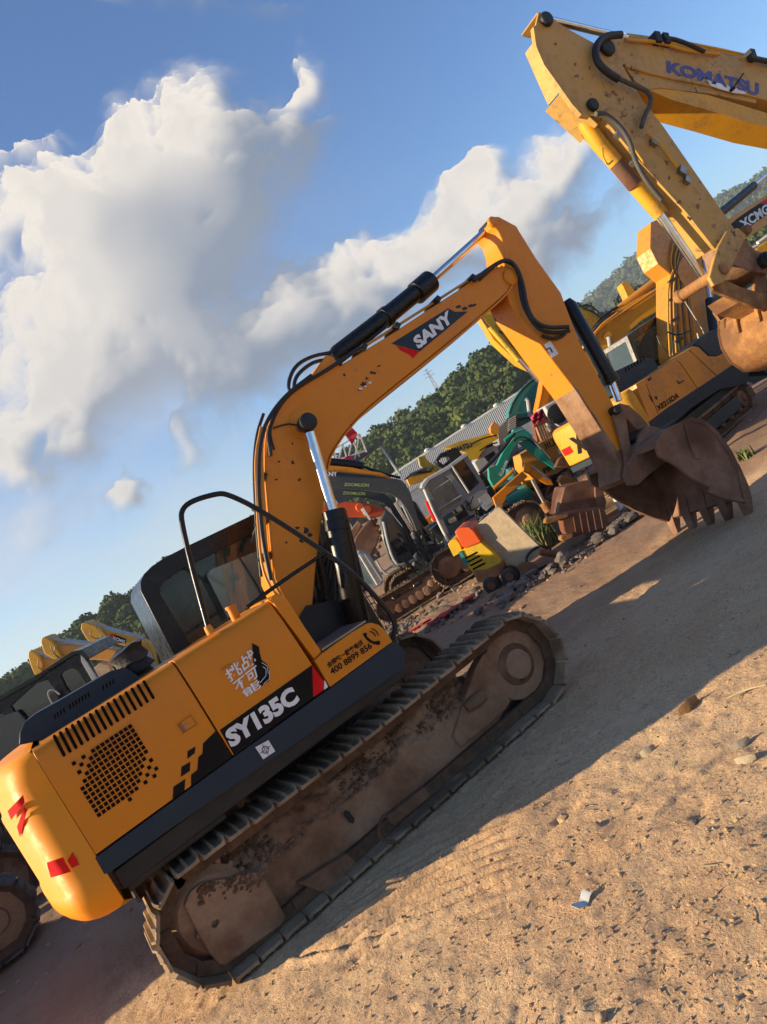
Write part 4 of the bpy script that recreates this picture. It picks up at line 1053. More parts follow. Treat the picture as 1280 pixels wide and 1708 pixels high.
debris('stone', 'brown stone half sunk in a footprint below the long shadow edge', 'stone', (938,1362), rk(.045, 9), 'dirtclod')
debris('stone', 'dark angular stone at the bottom edge, right of centre', 'stone', (1005,1700), rk(.03, 14), 'dirtclod')
debris('stone', 'grey pebble above the white card toward the bark scrap', 'stone', (1160,1372), rk(.022, 19), 'concrete')

# ------------------------------------------------------------ wooded hills
def foliage_mat(name, a, b_, c):
    m, t, b, o = new_mat(name)
    at = t.node('ShaderNodeAttribute', attribute_name='tree_tone')
    n = t.noise(o, 0.35, 4, 0.6)
    base = t.mix(t.ramp(at.outputs['Fac'], 0.0, 1.0, smooth=False), a, b_)
    base = t.mix(t.ramp(n, 0.52, 0.66), base, c)
    t.put(b.inputs['Base Color'], base); b.inputs['Roughness'].default_value = 0.85; b.inputs['Specular IOR Level'].default_value = 0.1
    return m
FM = foliage_mat('foliage', (0.032, 0.060, 0.016), (0.105, 0.135, 0.032), (0.075, 0.072, 0.032))
FM2 = foliage_mat('far_foliage', (0.045, 0.070, 0.022), (0.085, 0.115, 0.035), (0.09, 0.085, 0.05))
def ridge_pts(pts, az): return np.interp(az, [p[0] for p in pts], [p[1] for p in pts])
def hill(name, ridge, dist, depth, label, tree_r, step, az0, az1, mat, leaf=.42, seed=1, leaves=110):
    """ridge: (azimuth, elevation of the tree tops) pairs"""
    az = np.radians(np.arange(az0, az1, 0.5)); rr = np.linspace(0, 1, 26)
    cz = lambda a: dist*np.tan(np.radians(ridge_pts(ridge, np.degrees(a)))) + CAMH - tree_r*1.3
    A2, Rr = np.meshgrid(az, rr, indexing='ij')
    prof = np.sin(np.clip(Rr/0.72, 0, 1)*math.pi/2)**1.1
    edge = np.clip((np.degrees(A2)-az0)/4, 0, 1)*np.clip((az1-np.degrees(A2))/4, 0, 1)
    rad = dist - depth*0.72 + Rr*depth
    Z = cz(A2)*prof*edge*(1-0.25*np.clip((Rr-.72)/.28, 0, 1)) + (fbm(A2*40, Rr*5, seed, 4)-.5)*1.5*prof - 0.5
    Xx, Yy = rad*np.cos(A2), rad*np.sin(A2); na, nr = Xx.shape
    vs = [tuple(p) for p in np.stack([Xx, Yy, Z], -1).reshape(-1, 3)]
    fs = [(i*nr+j, (i+1)*nr+j, (i+1)*nr+j+1, i*nr+j+1) for i in range(na-1) for j in range(nr-1)]
    mb = MB(); mb.add(vs, fs); o = mb.build('hill', M['hillsoil']); tag(o, kind='structure')
    rng = np.random.RandomState(seed); protos = []
    for k in range(7):
        V = []; Q = []
        n = leaves
        for i in range(n):
            d = rng.normal(size=3); d /= np.linalg.norm(d); d[2] = abs(d[2])*1.0 if rng.rand() < .75 else d[2]
            lump = 1 + .28*noise.noise(Vector(d)*2.2 + Vector((k*7, 0, 0)))
            p = d*lump*rng.uniform(.80, 1.06)*np.array([1, 1, .85])
            t1 = rng.normal(size=3); t1 -= d*t1.dot(d)*.5; t1 /= np.linalg.norm(t1); t2 = np.cross(d+rng.normal(size=3)*.5, t1); t2 /= np.linalg.norm(t2)
            s = leaf/tree_r*rng.uniform(.6, 1.3)
            b0 = len(V); V += [p-t1*s-t2*s*.6, p+t1*s*.9-t2*s*.7, p+t1*s+t2*s*.6, p-t1*s*.7+t2*s*.8]; Q.append((b0, b0+1, b0+2, b0+3))
        m = MB(); m.rock((0, 0, -.05), .84, k*5.3, 2, 0.85); b0 = len(V)
        V += [np.array(tuple(v)) for v in m.v]; F3 = [tuple(i+b0 for i in f) for f in m.f]
        protos.append((np.array(V), np.array(Q), np.array(F3)))
    VV = []; FF4 = []; FF3 = []; T = []; k = 0
    s_deg = math.degrees(step/dist); a = az0+1.5
    while a < az1-1.5:
        r = 0.05
        while r < 0.80:
            aa = math.radians(a + rng.uniform(-.5, .5)*s_deg); q = min(.8, r + rng.uniform(-.4, .4)*step/depth)
            rd = dist - depth*0.72 + q*depth
            e = min(1, max(0, (math.degrees(aa)-az0)/4))*min(1, max(0, (az1-math.degrees(aa))/4))
            z = float(cz(aa))*math.sin(min(1, max(0, q/0.72))*math.pi/2)**1.1*e
            sc = tree_r*(.5+1.05*rng.rand()**1.6); v, q4, q3 = protos[rng.randint(7)]
            th = rng.rand()*6.28; c, s = math.cos(th), math.sin(th)
            w = np.stack([(v[:, 0]*c-v[:, 1]*s)*sc + rd*math.cos(aa), (v[:, 0]*s+v[:, 1]*c)*sc + rd*math.sin(aa), v[:, 2]*sc*rng.uniform(.85, 1.25) + z + sc*.55], -1)
            VV.append(w); FF4.append(q4+k); FF3.append(q3+k); T.append(np.full(len(v), np.clip(rng.normal(.42, .28), 0, 1))); k += len(v)
            r += step/depth
        a += s_deg
    VV = np.concatenate(VV); F4 = np.concatenate(FF4); F3 = np.concatenate(FF3)
    me = bpy.data.meshes.new(name); me.vertices.add(len(VV)); me.vertices.foreach_set('co', VV.reshape(-1))
    li = np.concatenate([F4.reshape(-1), F3.reshape(-1)]).astype(np.int32); me.loops.add(len(li)); me.loops.foreach_set('vertex_index', li)
    st = np.concatenate([np.arange(0, F4.size, 4), F4.size+np.arange(0, F3.size, 3)]).astype(np.int32)
    me.polygons.add(len(st)); me.polygons.foreach_set('loop_start', st); me.update(calc_edges=True)
    at = me.attributes.new('tree_tone', 'FLOAT', 'POINT'); at.data.foreach_set('value', np.concatenate(T).astype(np.float32))
    me.materials.append(mat); ob = bpy.data.objects.new(name, me); COL.objects.link(ob)
    tag(ob, label, 'wood', kind='stuff')
M['hillsoil'] = rough_mat('hill_soil', (0.05, 0.05, 0.025), (0.08, 0.07, 0.035), 0.2, 0.95, 0.2, 0.2)
hill('hillside_wood', [(42,3.3),(46,4.6),(49.8,5.1),(52,4.8),(53.8,4.3),(57,3.8),(60,4.0),(62.2,4.1),(65,3.6),(70,3.0),(74,2.2)], 165, 55, 'dense green wood covering the hill behind the parked machines', 2.3, 3.0, 40, 76, FM, leaf=.27, seed=3, leaves=330)
hill('hillside_wood', [(76,3.4),(79,3.8),(81,3.6),(82.4,3.8),(85.9,3.1),(88,2.7),(89.8,2.5),(91.6,2.6),(94,3.0),(98,2.4)], 150, 45, 'green wooded slope at the left edge behind the raised booms', 2.1, 3.0, 74, 102, FM, leaf=.26, seed=8, leaves=330)
hill('hillside_wood', [(22,3.2),(28,3.4),(32,2.9),(36,3.1),(39,3.0),(42,2.6),(45,2.2)], 210, 55, 'low green wood in front of the distant grey mountain', 2.6, 3.8, 20, 46, FM, leaf=.33, seed=12, leaves=200)
hill('mountain_wood', [(5,4.0),(20,4.6),(26,4.3),(30,4.7),(32.9,5.2),(37,5.1),(40,4.7),(43.3,4.15),(46,3.2),(50,2.4)], 900, 300, 'hazy wooded mountain far off at the right', 6.5, 11, 3, 54, FM2, leaf=.9, seed=21, leaves=90)
# ------------------------------------------------------------ other machines
def part(root, name, mat, pl, pts, off, th, holes=(), bevel=0.0):
    mb = MB(); mb.px(pl, pts, off, th, holes); return mb.build(name, M[mat], root, bevel)
def tub(root, name, mat, runs, n=8, sm=1, pl=None):
    """runs: (pixel points, offset behind the plane, radius in metres)"""
    mb = MB()
    for pts, off, r in runs: mb.tube([pl.pt(q, off) for q in pts], r, n, sm)
    return mb.build(name, M[mat], root)
def foot(pl, q):
    p = pl.pt(q); return (p.x, p.y, 0)
def carrier(root, loc, ang, s, col, cab='black', tracks=True, body=True):
    """tracks, deck, engine housing and cab in machine space (x forward, y to the left)"""
    T = TR(loc, ang, s)
    def b(name, mat, c, size, bev=.03, parent=None):
        m = MB(T); m.box(c, size); return m.build(name, M[mat], parent or root, bev)
    if tracks:
        for y0 in (-1.25, 0.75):
            track_unit(root, T, -1.5, .40, 1.5, .40, .35, y0, .5, 36, False, .03, rollers=6)
            b('track_frame', 'mudsteel', (0, y0+.25, .42), (2.5, .3, .3))
        b('carbody', 'mudsteel', (0, 0, .5), (1.5, 1.6, .3))
    if body:
        b('deck', 'navy', (-.3, 0, 1.02), (3.2, 2.46, .22)); b('counterweight', col, (-1.75, 0, 1.45), (.7, 2.46, .85), .12)
        b('side_panel', col, (-.25, -1.0, 1.5), (2.2, .46, .72)); b('side_panel', col, (-.9, 1.0, 1.5), (1.0, .46, .72))
        b('engine_hood', 'navy', (-1.0, 0, 1.65), (1.2, 1.6, .5), .08)
        cb = b('cab', cab, (.55, .78, 1.98), (1.6, .92, 1.6), .08)
        for sx, sy, c in ((1.2, .02, (.5, 1.245, 2.2)), (1.2, .02, (.5, .315, 2.2))): b('cab_window', 'darkglass', c, (sx, sy, .8), 0, cb)
        b('windscreen', 'darkglass', (1.355, .78, 2.15), (.02, .72, 1.0), 0, cb)

# ---- old yellow machine whose boom hangs in from the upper right
def build_hanging():
    P = Plane((0, 6.0), 0)
    root = thing('excavator', 'worn pale yellow excavator reaching in from the upper right with its bucket curled up', 'excavator', (14.2, 6.25, 0))
    arm_o = [(899,20),(914,25),(939,43),(960,55),(991,72),(1015,84),(1038,108),(1070,164),(1106,210),(1188,328),(1224,380),(1240,400),(1232,420),(1212,428),(1191,413),(1145,354),(1070,272),(1020,212),(1004,197),(986,190),(972,186),(958,170),(935,138),(912,105),(899,75),(894,43)]
    arm = part(root, 'arm', 'oldyellow', P, arm_o, 0, .03)
    part(arm, 'arm_far_plate', 'oldyellow', P, arm_o, .36, .03)
    # box section closed along its edges, open at the cylinder slot on the left
    mb = MB()
    def strip(a, b, w0=.03, w1=.36, t=.02):
        A_, B_ = P.pt(a, 0), P.pt(b, 0); w = P.n
        nrm = (B_-A_).cross(w).normalized()*t
        mb.slab([A_+w*w0, B_+w*w0, B_+w*w1, A_+w*w1], nrm)
    for i in range(0, 11): strip(arm_o[i], arm_o[i+1])
    for i in (14, 15, 16, 17, 18): strip(arm_o[i], arm_o[i+1], t=-.02)
    strip((940,150),(1000,205)); strip((905,50),(945,140)); mb.build('arm_web', M['oldyellow'], arm)
    part(arm, 'edge_flange', 'oldyellow', P, [(894,43),(899,75),(912,105),(958,170),(972,186),(986,190),(985,194),(970,191),(955,174),(908,108),(895,78),(890,44)], -.02, .06)
    mb = MB()
    for q, r in (((911,33), .085), ((1012,80), .11), ((988,176), .075)): pin_disc(mb, P, q, -.02, r, .045)
    mb.build('pivot_boss', M['dark'], arm)
    # boom
    C = P.pt
    bt = [(1000,66),(1034,60),(1085,70),(1180,86),(1280,100),(1380,118),(1480,150),(1560,215)]
    bb = [(1560,330),(1480,270),(1400,215),(1340,188),(1280,167),(1188,144),(1122,131),(1083,122),(1050,112),(1024,102),(1004,92)]
    boom = part(root, 'boom', 'oldyellow', P, bt+bb, .06, .46, bevel=.01)
    a = C((1560,215), .06); 
    mb = MB(); k1, k2 = C((1545,205), .06), C((1560,330), .06)
    mb.slab([k1, Vector((14.9, 6.06, 1.75)), Vector((14.2, 6.06, 1.35)), Vector((13.7, 6.06, 1.7)), k2], (0, .46, 0)); mb.build('lower_boom', M['oldyellow'], boom)
    part(boom, 'underside_flange', 'yellow', P, [(1083,150),(1100,146),(1180,158),(1265,184),(1400,228),(1400,236),(1262,208),(1190,186),(1120,166)], .10, .38)
    part(boom, 'dirty_web', 'dark' if False else 'oldyellow', P, [(1038,103),(1083,122),(1122,131),(1188,144),(1262,166),(1262,172),(1185,156),(1100,146),(1083,149),(1060,136)], .09, .40)
    text_px('KOMATSU', P, [(1112.5,121),(1266,161),(1265.5,139),(1111.5,101)], .06, boom, M['blue'], 'maker_lettering', .05, .006)
    part(boom, 'scraped_patch', 'white', P, [(1178,132),(1190,136),(1225,146),(1240,151),(1246,157),(1225,155),(1200,148),(1186,143)], .054, .003)
    tub(boom, 'scratch', 'ink', [([(1221,150),(1230,138),(1241,122)], .045, .008), ([(1219,151),(1225,147)], .04, .02)], 6, 1, P)
    # arm cylinder along the boom spine
    tub(root, 'arm_cylinder', 'oldyellow', [([(1040,66),(1110,75),(1200,92),(1330,118)], .28, .075)], 16, 0, P)
    c = tub(root, 'arm_cylinder_rod', 'chrome', [([(916,33),(1045,64)], .20, .045)], 14, 0, P)
    tub(boom, 'hard_pipe', 'yellow', [([(1043,66),(1100,70),(1150,86),(1200,90)], .02, .022), ([(1100,64),(1180,78),(1270,98),(1330,108)], .10, .02)], 8, 1, P)
    tub(boom, 'hose', 'rubber', [([(1110,66),(1120,64),(1145,72),(1175,86)], -.02, .028), ([(1250,95),(1258,98),(1300,106)], 0, .035)], 8, 1, P)
    mb = MB()
    for q in ((1092,68),(1106,70),(1250,96)): mb.box(C(q, .05), (.09, .16, .14), Matrix.Rotation(R(20), 3, 'Y'))
    mb.build('pipe_clamp', M['dark'], boom)
    # hoses over the joint
    tub(root, 'hose', 'rubber', [([(1036,58),(1008,60),(992,80),(996,104),(1015,122),(1032,132)], -.08, .045)], 10, 2, P)
    tub(root, 'spiral_hose', 'hosegrey', [([(1030,130),(1056,142),(1082,152),(1088,170),(1076,192),(1070,212)], -.08, .028), ([(994,190),(1008,188),(1035,210),(1052,238),(1060,270),(1080,305),(1104,333)], -.12, .028)], 10, 2, P)
    tub(arm, 'hard_pipe', 'yellow', [([(1080,222),(1104,246),(1130,280)], -.05, .022), ([(1050,236),(1075,272)], -.04, .014)], 8, 0, P)
    mb = MB()
    for q, s in (((1091,237), .09), ((1138,285), .10), ((1146,301), .08), ((1030,226), .06), ((1056,272), .06)): mb.box(C(q, -.03), (s, .06, s), Matrix.Rotation(R(50), 3, 'Y'))
    mb.build('valve_block', M['steel'], arm)
    random.seed(4); mb = MB()
    for i in range(26):
        t = random.random(); x, y = 930+250*t+random.uniform(-22, 26), 60+310*t+random.uniform(-8, 8)
        s = random.uniform(2, 6); k = [Vector((x, y)) + Vector((math.cos(R(a))*s*random.uniform(.2, 1), math.sin(R(a))*s*random.uniform(.2, 1.2))) for a in range(0, 360, 45)]
        mb.slab([C(p, -.003) for p in k], (0, .002, 0))
    tag(mb.build('grease_spots', M['mudsteel'], arm), kind='stuff')
    # bucket cylinder
    cy = tub(root, 'bucket_cylinder', 'yellow', [([(968,192),(973,200),(1000,240),(1098,352),(1103,359)], .18, .095)], 18, 0, P)
    tub(cy, 'rusty_patch', 'rust', [([(1028,272),(1060,310)], .163, .092)], 14, 0, P)
    tub(cy, 'rod', 'chrome', [([(1098,352),(1173,462)], .18, .052)], 16, 0, P)
    tub(cy, 'lifting_loop', 'yellow', [([(1005,246),(1006,262),(1014,276),(1022,268)], .05, .012)], 6, 1, P)
    # linkage and bucket (below the arm tip)
    def pinY(name, q, y0, y1, r, mat, parent=root):
        p = C(q, 0); mb = MB()
        mb.lathe(Vector((p.x, 6+y0, p.z)), (0, 1, 0), [(0, r*.6), (.01, r*.95), (.05, r), (.06, r*1.15), (.10, r*1.15), (.12, r*.9), (y1-y0-.12, r*.9), (y1-y0-.10, r*1.15), (y1-y0-.05, r*1.15), (y1-y0, r*.8)], 22)
        return mb.build(name, M[mat], parent)
    pinY('link_pin', (1192,458), -.16, .62, .075, 'tanbucket')
    pinY('link_pin', (1288,505), -.16, .75, .10, 'tanbucket')
    pinY('arm_tip_pin', (1274,436), -.12, .62, .09, 'dark')
    pinY('link_pin', (1233,392), -.16, .55, .06, 'tanbucket')
    for off in (-.13, .47): part(root, 'idler_link', 'oldyellow', P, [(1214,384),(1232,380),(1246,392),(1238,410),(1224,440),(1208,470),(1192,476),(1184,462),(1190,440),(1198,412)], off, .05, bevel=.01)
    part(root, 'arm_tip', 'mudsteel', P, [(1212,400),(1240,396),(1262,418),(1286,424),(1296,440),(1280,456),(1246,450),(1222,440)], .03, .38, bevel=.01)
    for off in (-.06, .42): part(root, 'bucket_link', 'tanbucket', P, [(1186,470),(1200,462),(1240,480),(1286,492),(1296,508),(1280,518),(1230,500),(1190,484)], off, .05, bevel=.01)
    part(root, 'link_web', 'tanbucket', P, [(1225,484),(1275,498),(1280,508),(1240,500)], 0, .42)
    # bucket: shell swept across the width
    B0 = Vector(C((1280,500))); y0, W = 5.72, 1.05
    prof = [(.06,.06),(-.08,-.08),(-.17,-.26),(-.16,-.48),(-.02,-.68),(.26,-.80),(.60,-.78),(.95,-.60)]
    out = [Vector((B0.x+a_, y0, B0.z+b_)) for a_, b_ in prof]; cen = Vector((B0.x+.3, y0, B0.z-.35))
    inn = [p + (cen-p).normalized()*.04 for p in out]
    mb = MB(); mb.slab(out+inn[::-1], (0, W, 0)); bk = mb.build('bucket', M['tanbucket'], root)
    for k in (0, 1):
        mb = MB(); mb.slab([p + Vector((0, -.006 if k == 0 else W-.034, 0)) for p in out + [Vector((B0.x+.85, y0, B0.z-.55)), Vector((B0.x+.35, y0, B0.z+.05)), Vector((B0.x+.05, y0, B0.z+.2))]], (0, .04, 0)); mb.build('side_plate', M['tanbucket'], bk)
    for off in (.10, .42):
        mb = MB(); mb.slab([Vector((B0.x+a_, 6+off, B0.z+b_)) for a_, b_ in ((-.18,-.18),(-.06,.06),(.02,.16),(.10,.24),(.30,.40),(.42,.36),(.30,0),(.0,-.2))], (0, .05, 0)); mb.build('bucket_ear', M['tanbucket'], bk, .008)
    for i in range(5):
        p = out[-1] + Vector((0, .08+i*(W-.16)/4, 0)); mb = MB()
        mb.tube([p-Vector((.12,0,-.02)), p+Vector((.05,0,.03)), p+Vector((.26,0,.16))], [.05,.05,.015], 6); mb.build('tooth', M['bucketsteel'], bk)
    carrier(root, (15.6, 6.3, 0), 180, 1.0, 'oldyellow')
build_hanging()

# ---- yellow machine parked behind the bucket, counterweight towards us
def build_parked():
    g = ground(1280, 665); P = Plane((g.x, g.y), 9.5); ang = 9.5
    cr = P.pt((1085,702)); root = thing('excavator', 'parked yellow excavator with dark skirt, seen from its rear corner beyond the big bucket', 'excavator', (g.x, g.y+.9, 0))
    s = .7
    base = Vector((cr.x, cr.y, 0)); T = Matrix.Translation(base) @ Matrix.Rotation(R(ang), 4, 'Z')
    zt = P.pt((1061,641)).z; zb = cr.z
    # tracks
    for y0 in (0.0, 1.4): track_unit(root, T, .45, .27, 2.9, .27, .235, y0, .36, 34, False, .02, ('track', 'chain', 'mudsteel'), 6); mb = MB(T); mb.box((1.65, y0+.17, .28), (1.95, .26, .22)); mb.build('track_frame', M['greypaint'], root, .01)
    mb = MB(T); mb.box((1.6, .9, .38), (1.2, 1.2, .25)); mb.build('carbody', M['mudsteel'], root, .01)
    mb = MB(T); mb.box((1.35, .9, .585), (2.9, 1.7, .12)); mb.build('deck', M['dark'], root, .01)
    part(root, 'skirt', 'navy', P, [(1083,703),(1113.6,680),(1193,628),(1236,599),(1252,610),(1246,640),(1200,650),(1120,702),(1090,722)], -.004, .5, bevel=.006)
    sp = part(root, 'side_panel', 'gold', P, [(1061,641),(1105,613),(1136,591),(1148,583),(1196,628.5),(1113.6,680),(1085,702)], 0, .45, bevel=.012)
    # bent in front panel
    part(root, 'front_panel', 'gold', P, [(1149.5,582),(1156,577),(1166,579),(1182,594),(1195.6,594.5),(1223.7,580.4),(1235.5,598),(1197,627)], 0, .45, bevel=.010)
    fb = part(root, 'tool_box', 'navy', P, [(1156,575),(1170,562),(1186,551),(1200,547),(1212,560),(1226,579),(1195.6,594),(1183,593),(1168,578)], .004, .46, bevel=.02)
    part(root, 'front_skirt', 'navy', P, [(1225,578),(1240,570),(1290,600),(1290,625),(1252,610),(1237,598)], .01, .4)
    text_px('XCMG', P, [(1238,600),(1254,590),(1252,586.5),(1236,596)], .0, fb, M['white'], 'small_lettering', .03, .012)
    text_px('XE215DA', P, [(1098,686),(1133,663),(1130,654),(1094,678)], 0, sp, M['ink'], 'model_lettering', .04, .005)
    mb = MB()
    for q in ([(1081,657),(1086,661),(1091,672),(1087,669)], [(1092,661),(1097,661),(1097,667),(1093,665)], [(1130,634),(1134,638),(1141,633),(1141,636),(1133,641),(1129,636)], [(1080,632),(1088,628),(1086,634),(1082,636)]): mb.slab([P.pt(p, -.004) for p in q], P.n*.002)
    mb.build('grime_spots', M['dark'], sp)
    tub(sp, 'panel_gap', 'void', [([(1136,607),(1163,647)], -.001, .006), ([(1136,607),(1129,601)], -.001, .004), ([(1078,640),(1098,690)], -.001, .004)], 5, 0, P)
    # counterweight: rounded across the rear
    W = 1.72; n = 12; vs = []
    plan = [(.02, 0), (-.10, .01), (-.19, .06), (-.24, .18), (-.27, .5), (-.28, .86)]; plan += [(x, W-y) for x, y in plan[::-1][1:]]
    zs = [(zb-.09, .05), (zb-.06, .0), (zt-.14, 0), (zt-.04, .025), (zt, .08)]
    for z, ins in zs: vs += [(x+ins*(1 if 0 < i < len(plan)-1 else 0), y + (ins*.5 if y < .5 else -ins*.5 if y > W-.5 else 0), z) for i, (x, y) in enumerate(plan)]
    m = len(plan); fs = [(j*m+i, j*m+i+1, (j+1)*m+i+1, (j+1)*m+i) for j in range(len(zs)-1) for i in range(m-1)] + [(j*m, j*m+m-1, (j+1)*m+m-1, (j+1)*m) for j in range(len(zs)-1)] + [tuple(range(m)), tuple(range((len(zs)-1)*m, len(zs)*m))]
    mb = MB(T); mb.add(vs, fs); cw = mb.build('counterweight', M['yellow'], root, .01)
    mb = MB(T); mb.box((-.02, W/2, zb-.14), (.5, W-.2, .12)); mb.build('lower_ballast', M['navy'], root, .02)
    tail = lambda y, z, d=.005: T @ Vector((-.275-d if .25 < y < W-.25 else -.20-d, y, z))
    hz = zt-zb
    text3('XCMG', tail(W-.42, zb+.10*hz), tail(.50, zb+.10*hz), tail(.50, zb+.62*hz), tail(W-.42, zb+.62*hz), (T.to_3x3() @ Vector((-1, 0, 0))), cw, M['ink'], 'maker_lettering', .05, .012)
    mb = MB(); q = [(1067,652),(1081,654),(1080,660),(1068,663)]
    def patch(y0, y1, z0, z1, mat, nm, x=-.262):
        m_ = MB(T); m_.slab([(x, y0, z0), (x, y1, z0), (x, y1, z1), (x, y0, z1)], (-.008, 0, 0)); return m_.build(nm, M[mat], cw)
    patch(.17, .34, zb+.62*hz, zb+.80*hz, 'white', 'notice_plate'); patch(.14, .34, zb+.22*hz, zb+.42*hz, 'red', 'reflector', -.255); patch(W-.34, W-.14, zb+.22*hz, zb+.42*hz, 'red', 'reflector', -.255)
    hd = part(root, 'engine_hood', 'navy', P, [(1012,640),(1015,629),(1024,620),(1074,596),(1090,598),(1099,609),(1099,625),(1060,645),(1026,660)], .38, .9, bevel=.03)
    mb = MB()
    for i in range(7): q = Vector((1043+5*i, 617-3.2*i)); mb.slab([P.pt(p, .377) for p in (q+Vector((-1,-3)), q+Vector((.8,-4)), q+Vector((3,3)), q+Vector((1,4)))], (0, .002, 0))
    mb.build('hood_slots', M['void'], hd)
    # cab: side, silver rear frame
    cab = part(root, 'cab', 'black', P, [(1046,560),(1056,553),(1104,521),(1118,521),(1140,590),(1072,625)], .98, .05, holes=[[(1060,566),(1104,535),(1110,540),(1122,585),(1080,608)]])
    part(cab, 'side_window', 'glass', P, [(1060,566),(1104,535),(1110,540),(1122,585),(1080,608)], 1.0, .005)
    part(cab, 'roof_shell', 'black', P, [(1046,560),(1056,553),(1104,521),(1118,521),(1120,525),(1105,526),(1058,558),(1049,563)], 1.03, .62)
    part(cab, 'far_side', 'black', P, [(1046,560),(1056,553),(1104,521),(1118,521),(1140,590),(1072,625)], 1.62, .04)
    a = P.pt((1047,559), .98); b = P.pt((1068,612), .98); w = P.n*.66; d = P.d*.05
    mb = MB(); o1 = [a, b, b+w, a+w]; f = lambda u, v: a*(1-u)*(1-v) + b*u*(1-v) + (b+w)*u*v + (a+w)*(1-u)*v
    mb.slab([o1, [f(.14, .14), f(.80, .14), f(.80, .86), f(.14, .86)]], d); fr = mb.build('rear_frame', M['cabgrey'], cab, .008)
    mb = MB(); mb.slab([f(.14, .14)+d*.4, f(.80, .14)+d*.4, f(.80, .86)+d*.4, f(.14, .86)+d*.4], d*.1); mb.build('rear_window', M['midglass'], cab)
    # boom
    bo = [(1086,371),(1102,364),(1117,366),(1140,388),(1175,394),(1214,366),(1300,311),(1300,362),(1242,400),(1212,425),(1196,452),(1190,500),(1200,560),(1206,600),(1190,612),(1150,606),(1132,604),(1124,590),(1119,520),(1118,457),(1098,440),(1085,414)]
    bm = part(root, 'boom', 'gold', P, bo, .62, .34, bevel=.006)
    lp = part(bm, 'logo_panel', 'ink', P, [(1219,374),(1232,363),(1255,347),(1300,318),(1300,344),(1240,386),(1228,384)], .612, .004)
    text_px('XCMG', P, [(1240,384),(1284,355),(1278,340),(1231,370)], .62, bm, M['white'], 'boom_lettering', .04, .014)
    mb = MB(); mb.slab([P.pt(q, .606) for q in ((1268,340),(1279,331),(1300,320),(1300,345),(1288,352),(1282,340))], P.n*.004); mb.build('red_corner', M['red'], bm)
    runs = [([(1165-5*i,396),(1140-3*i,425+3*i),(1116+4.2*i,462+3*i),(1114+5*i,520),(1118+5.5*i,594)], .57-.012*(i % 2), .019 if i % 2 == 0 else .013) for i in range(9)]
    tub(bm, 'hard_pipe', 'yellow', runs[::2], 6, 2, P); tub(bm, 'hose', 'hosegrey', runs[1::2], 6, 2, P)
    tub(bm, 'hose', 'rubber', [([(1112,553),(1130,560),(1150,552)], .5, .014), ([(1096,560),(1102,575),(1115,590)], .5, .012)], 6, 1, P)
    mb = MB()
    for q in ((1117,470),(1119,500),(1122,535),(1128,570)): mb.box(P.pt(q, .57)+P.d*.10, (.30, .04, .05), Matrix.Rotation(R(ang), 3, 'Z'))
    mb.build('pipe_clamp', M['hosegrey'], bm)
    cy = tub(root, 'arm_cylinder', 'navy', [([(1198,360),(1204,354),(1250,316),(1257,310)], .78, .095)], 14, 0, P); tub(cy, 'rod', 'chrome', [([(1255,312),(1300,275)], .78, .045)], 12, 0, P)
    cy = tub(root, 'boom_cylinder', 'navy', [([(1184,500),(1190,548),(1196,590)], .45, .085)], 14, 0, P); tub(cy, 'rod', 'chrome', [([(1172,420),(1184,500)], .45, .045)], 12, 0, P)
    tub(root, 'handrail', 'silver', [([(1136,492),(1172,550),(1175,560)], .3, .010), ([(1130,497),(1150,485)], .3, .008), ([(1163,556),(1165,565),(1186,553)], .1, .010)], 6, 0, P)
build_parked()

# ------------------------------------------------------------ the crowded row behind
def rodc(root, pl, a, m, b, off, r, barrel='greypaint', name='cylinder'):
    c = tub(root, name, barrel, [([a, m], off, r)], 12, 0, pl); tub(c, 'rod', 'chrome', [([m, b], off, r*.55)], 10, 0, pl); return c
def low_track(root, pl, q_front, s, L, off, w=.35, flip=1, n=34, mats=('track', 'chain', 'mudsteel'), r=.30):
    """crawler whose front end touches the ground at q_front and that runs off along flip*direction"""
    g = pl.pt(q_front, off); T = Matrix.Translation(Vector((g.x, g.y, 0))) @ Matrix.Rotation(pl.ang if flip > 0 else pl.ang+math.pi, 4, 'Z')
    y0 = 0 if flip > 0 else -w
    r_ = r*s; t = track_unit(root, T, r_+.05, r_+.05, r_+.05+L, r_+.05, r_, y0, w, n, False, .01, mats, 5)
    mb = MB(T); mb.box((r_+L/2, y0+w/2, r_+.03), (L*.8, w*.5, r_*.8)); mb.build('track_frame', M['mudsteel'], root, .01)

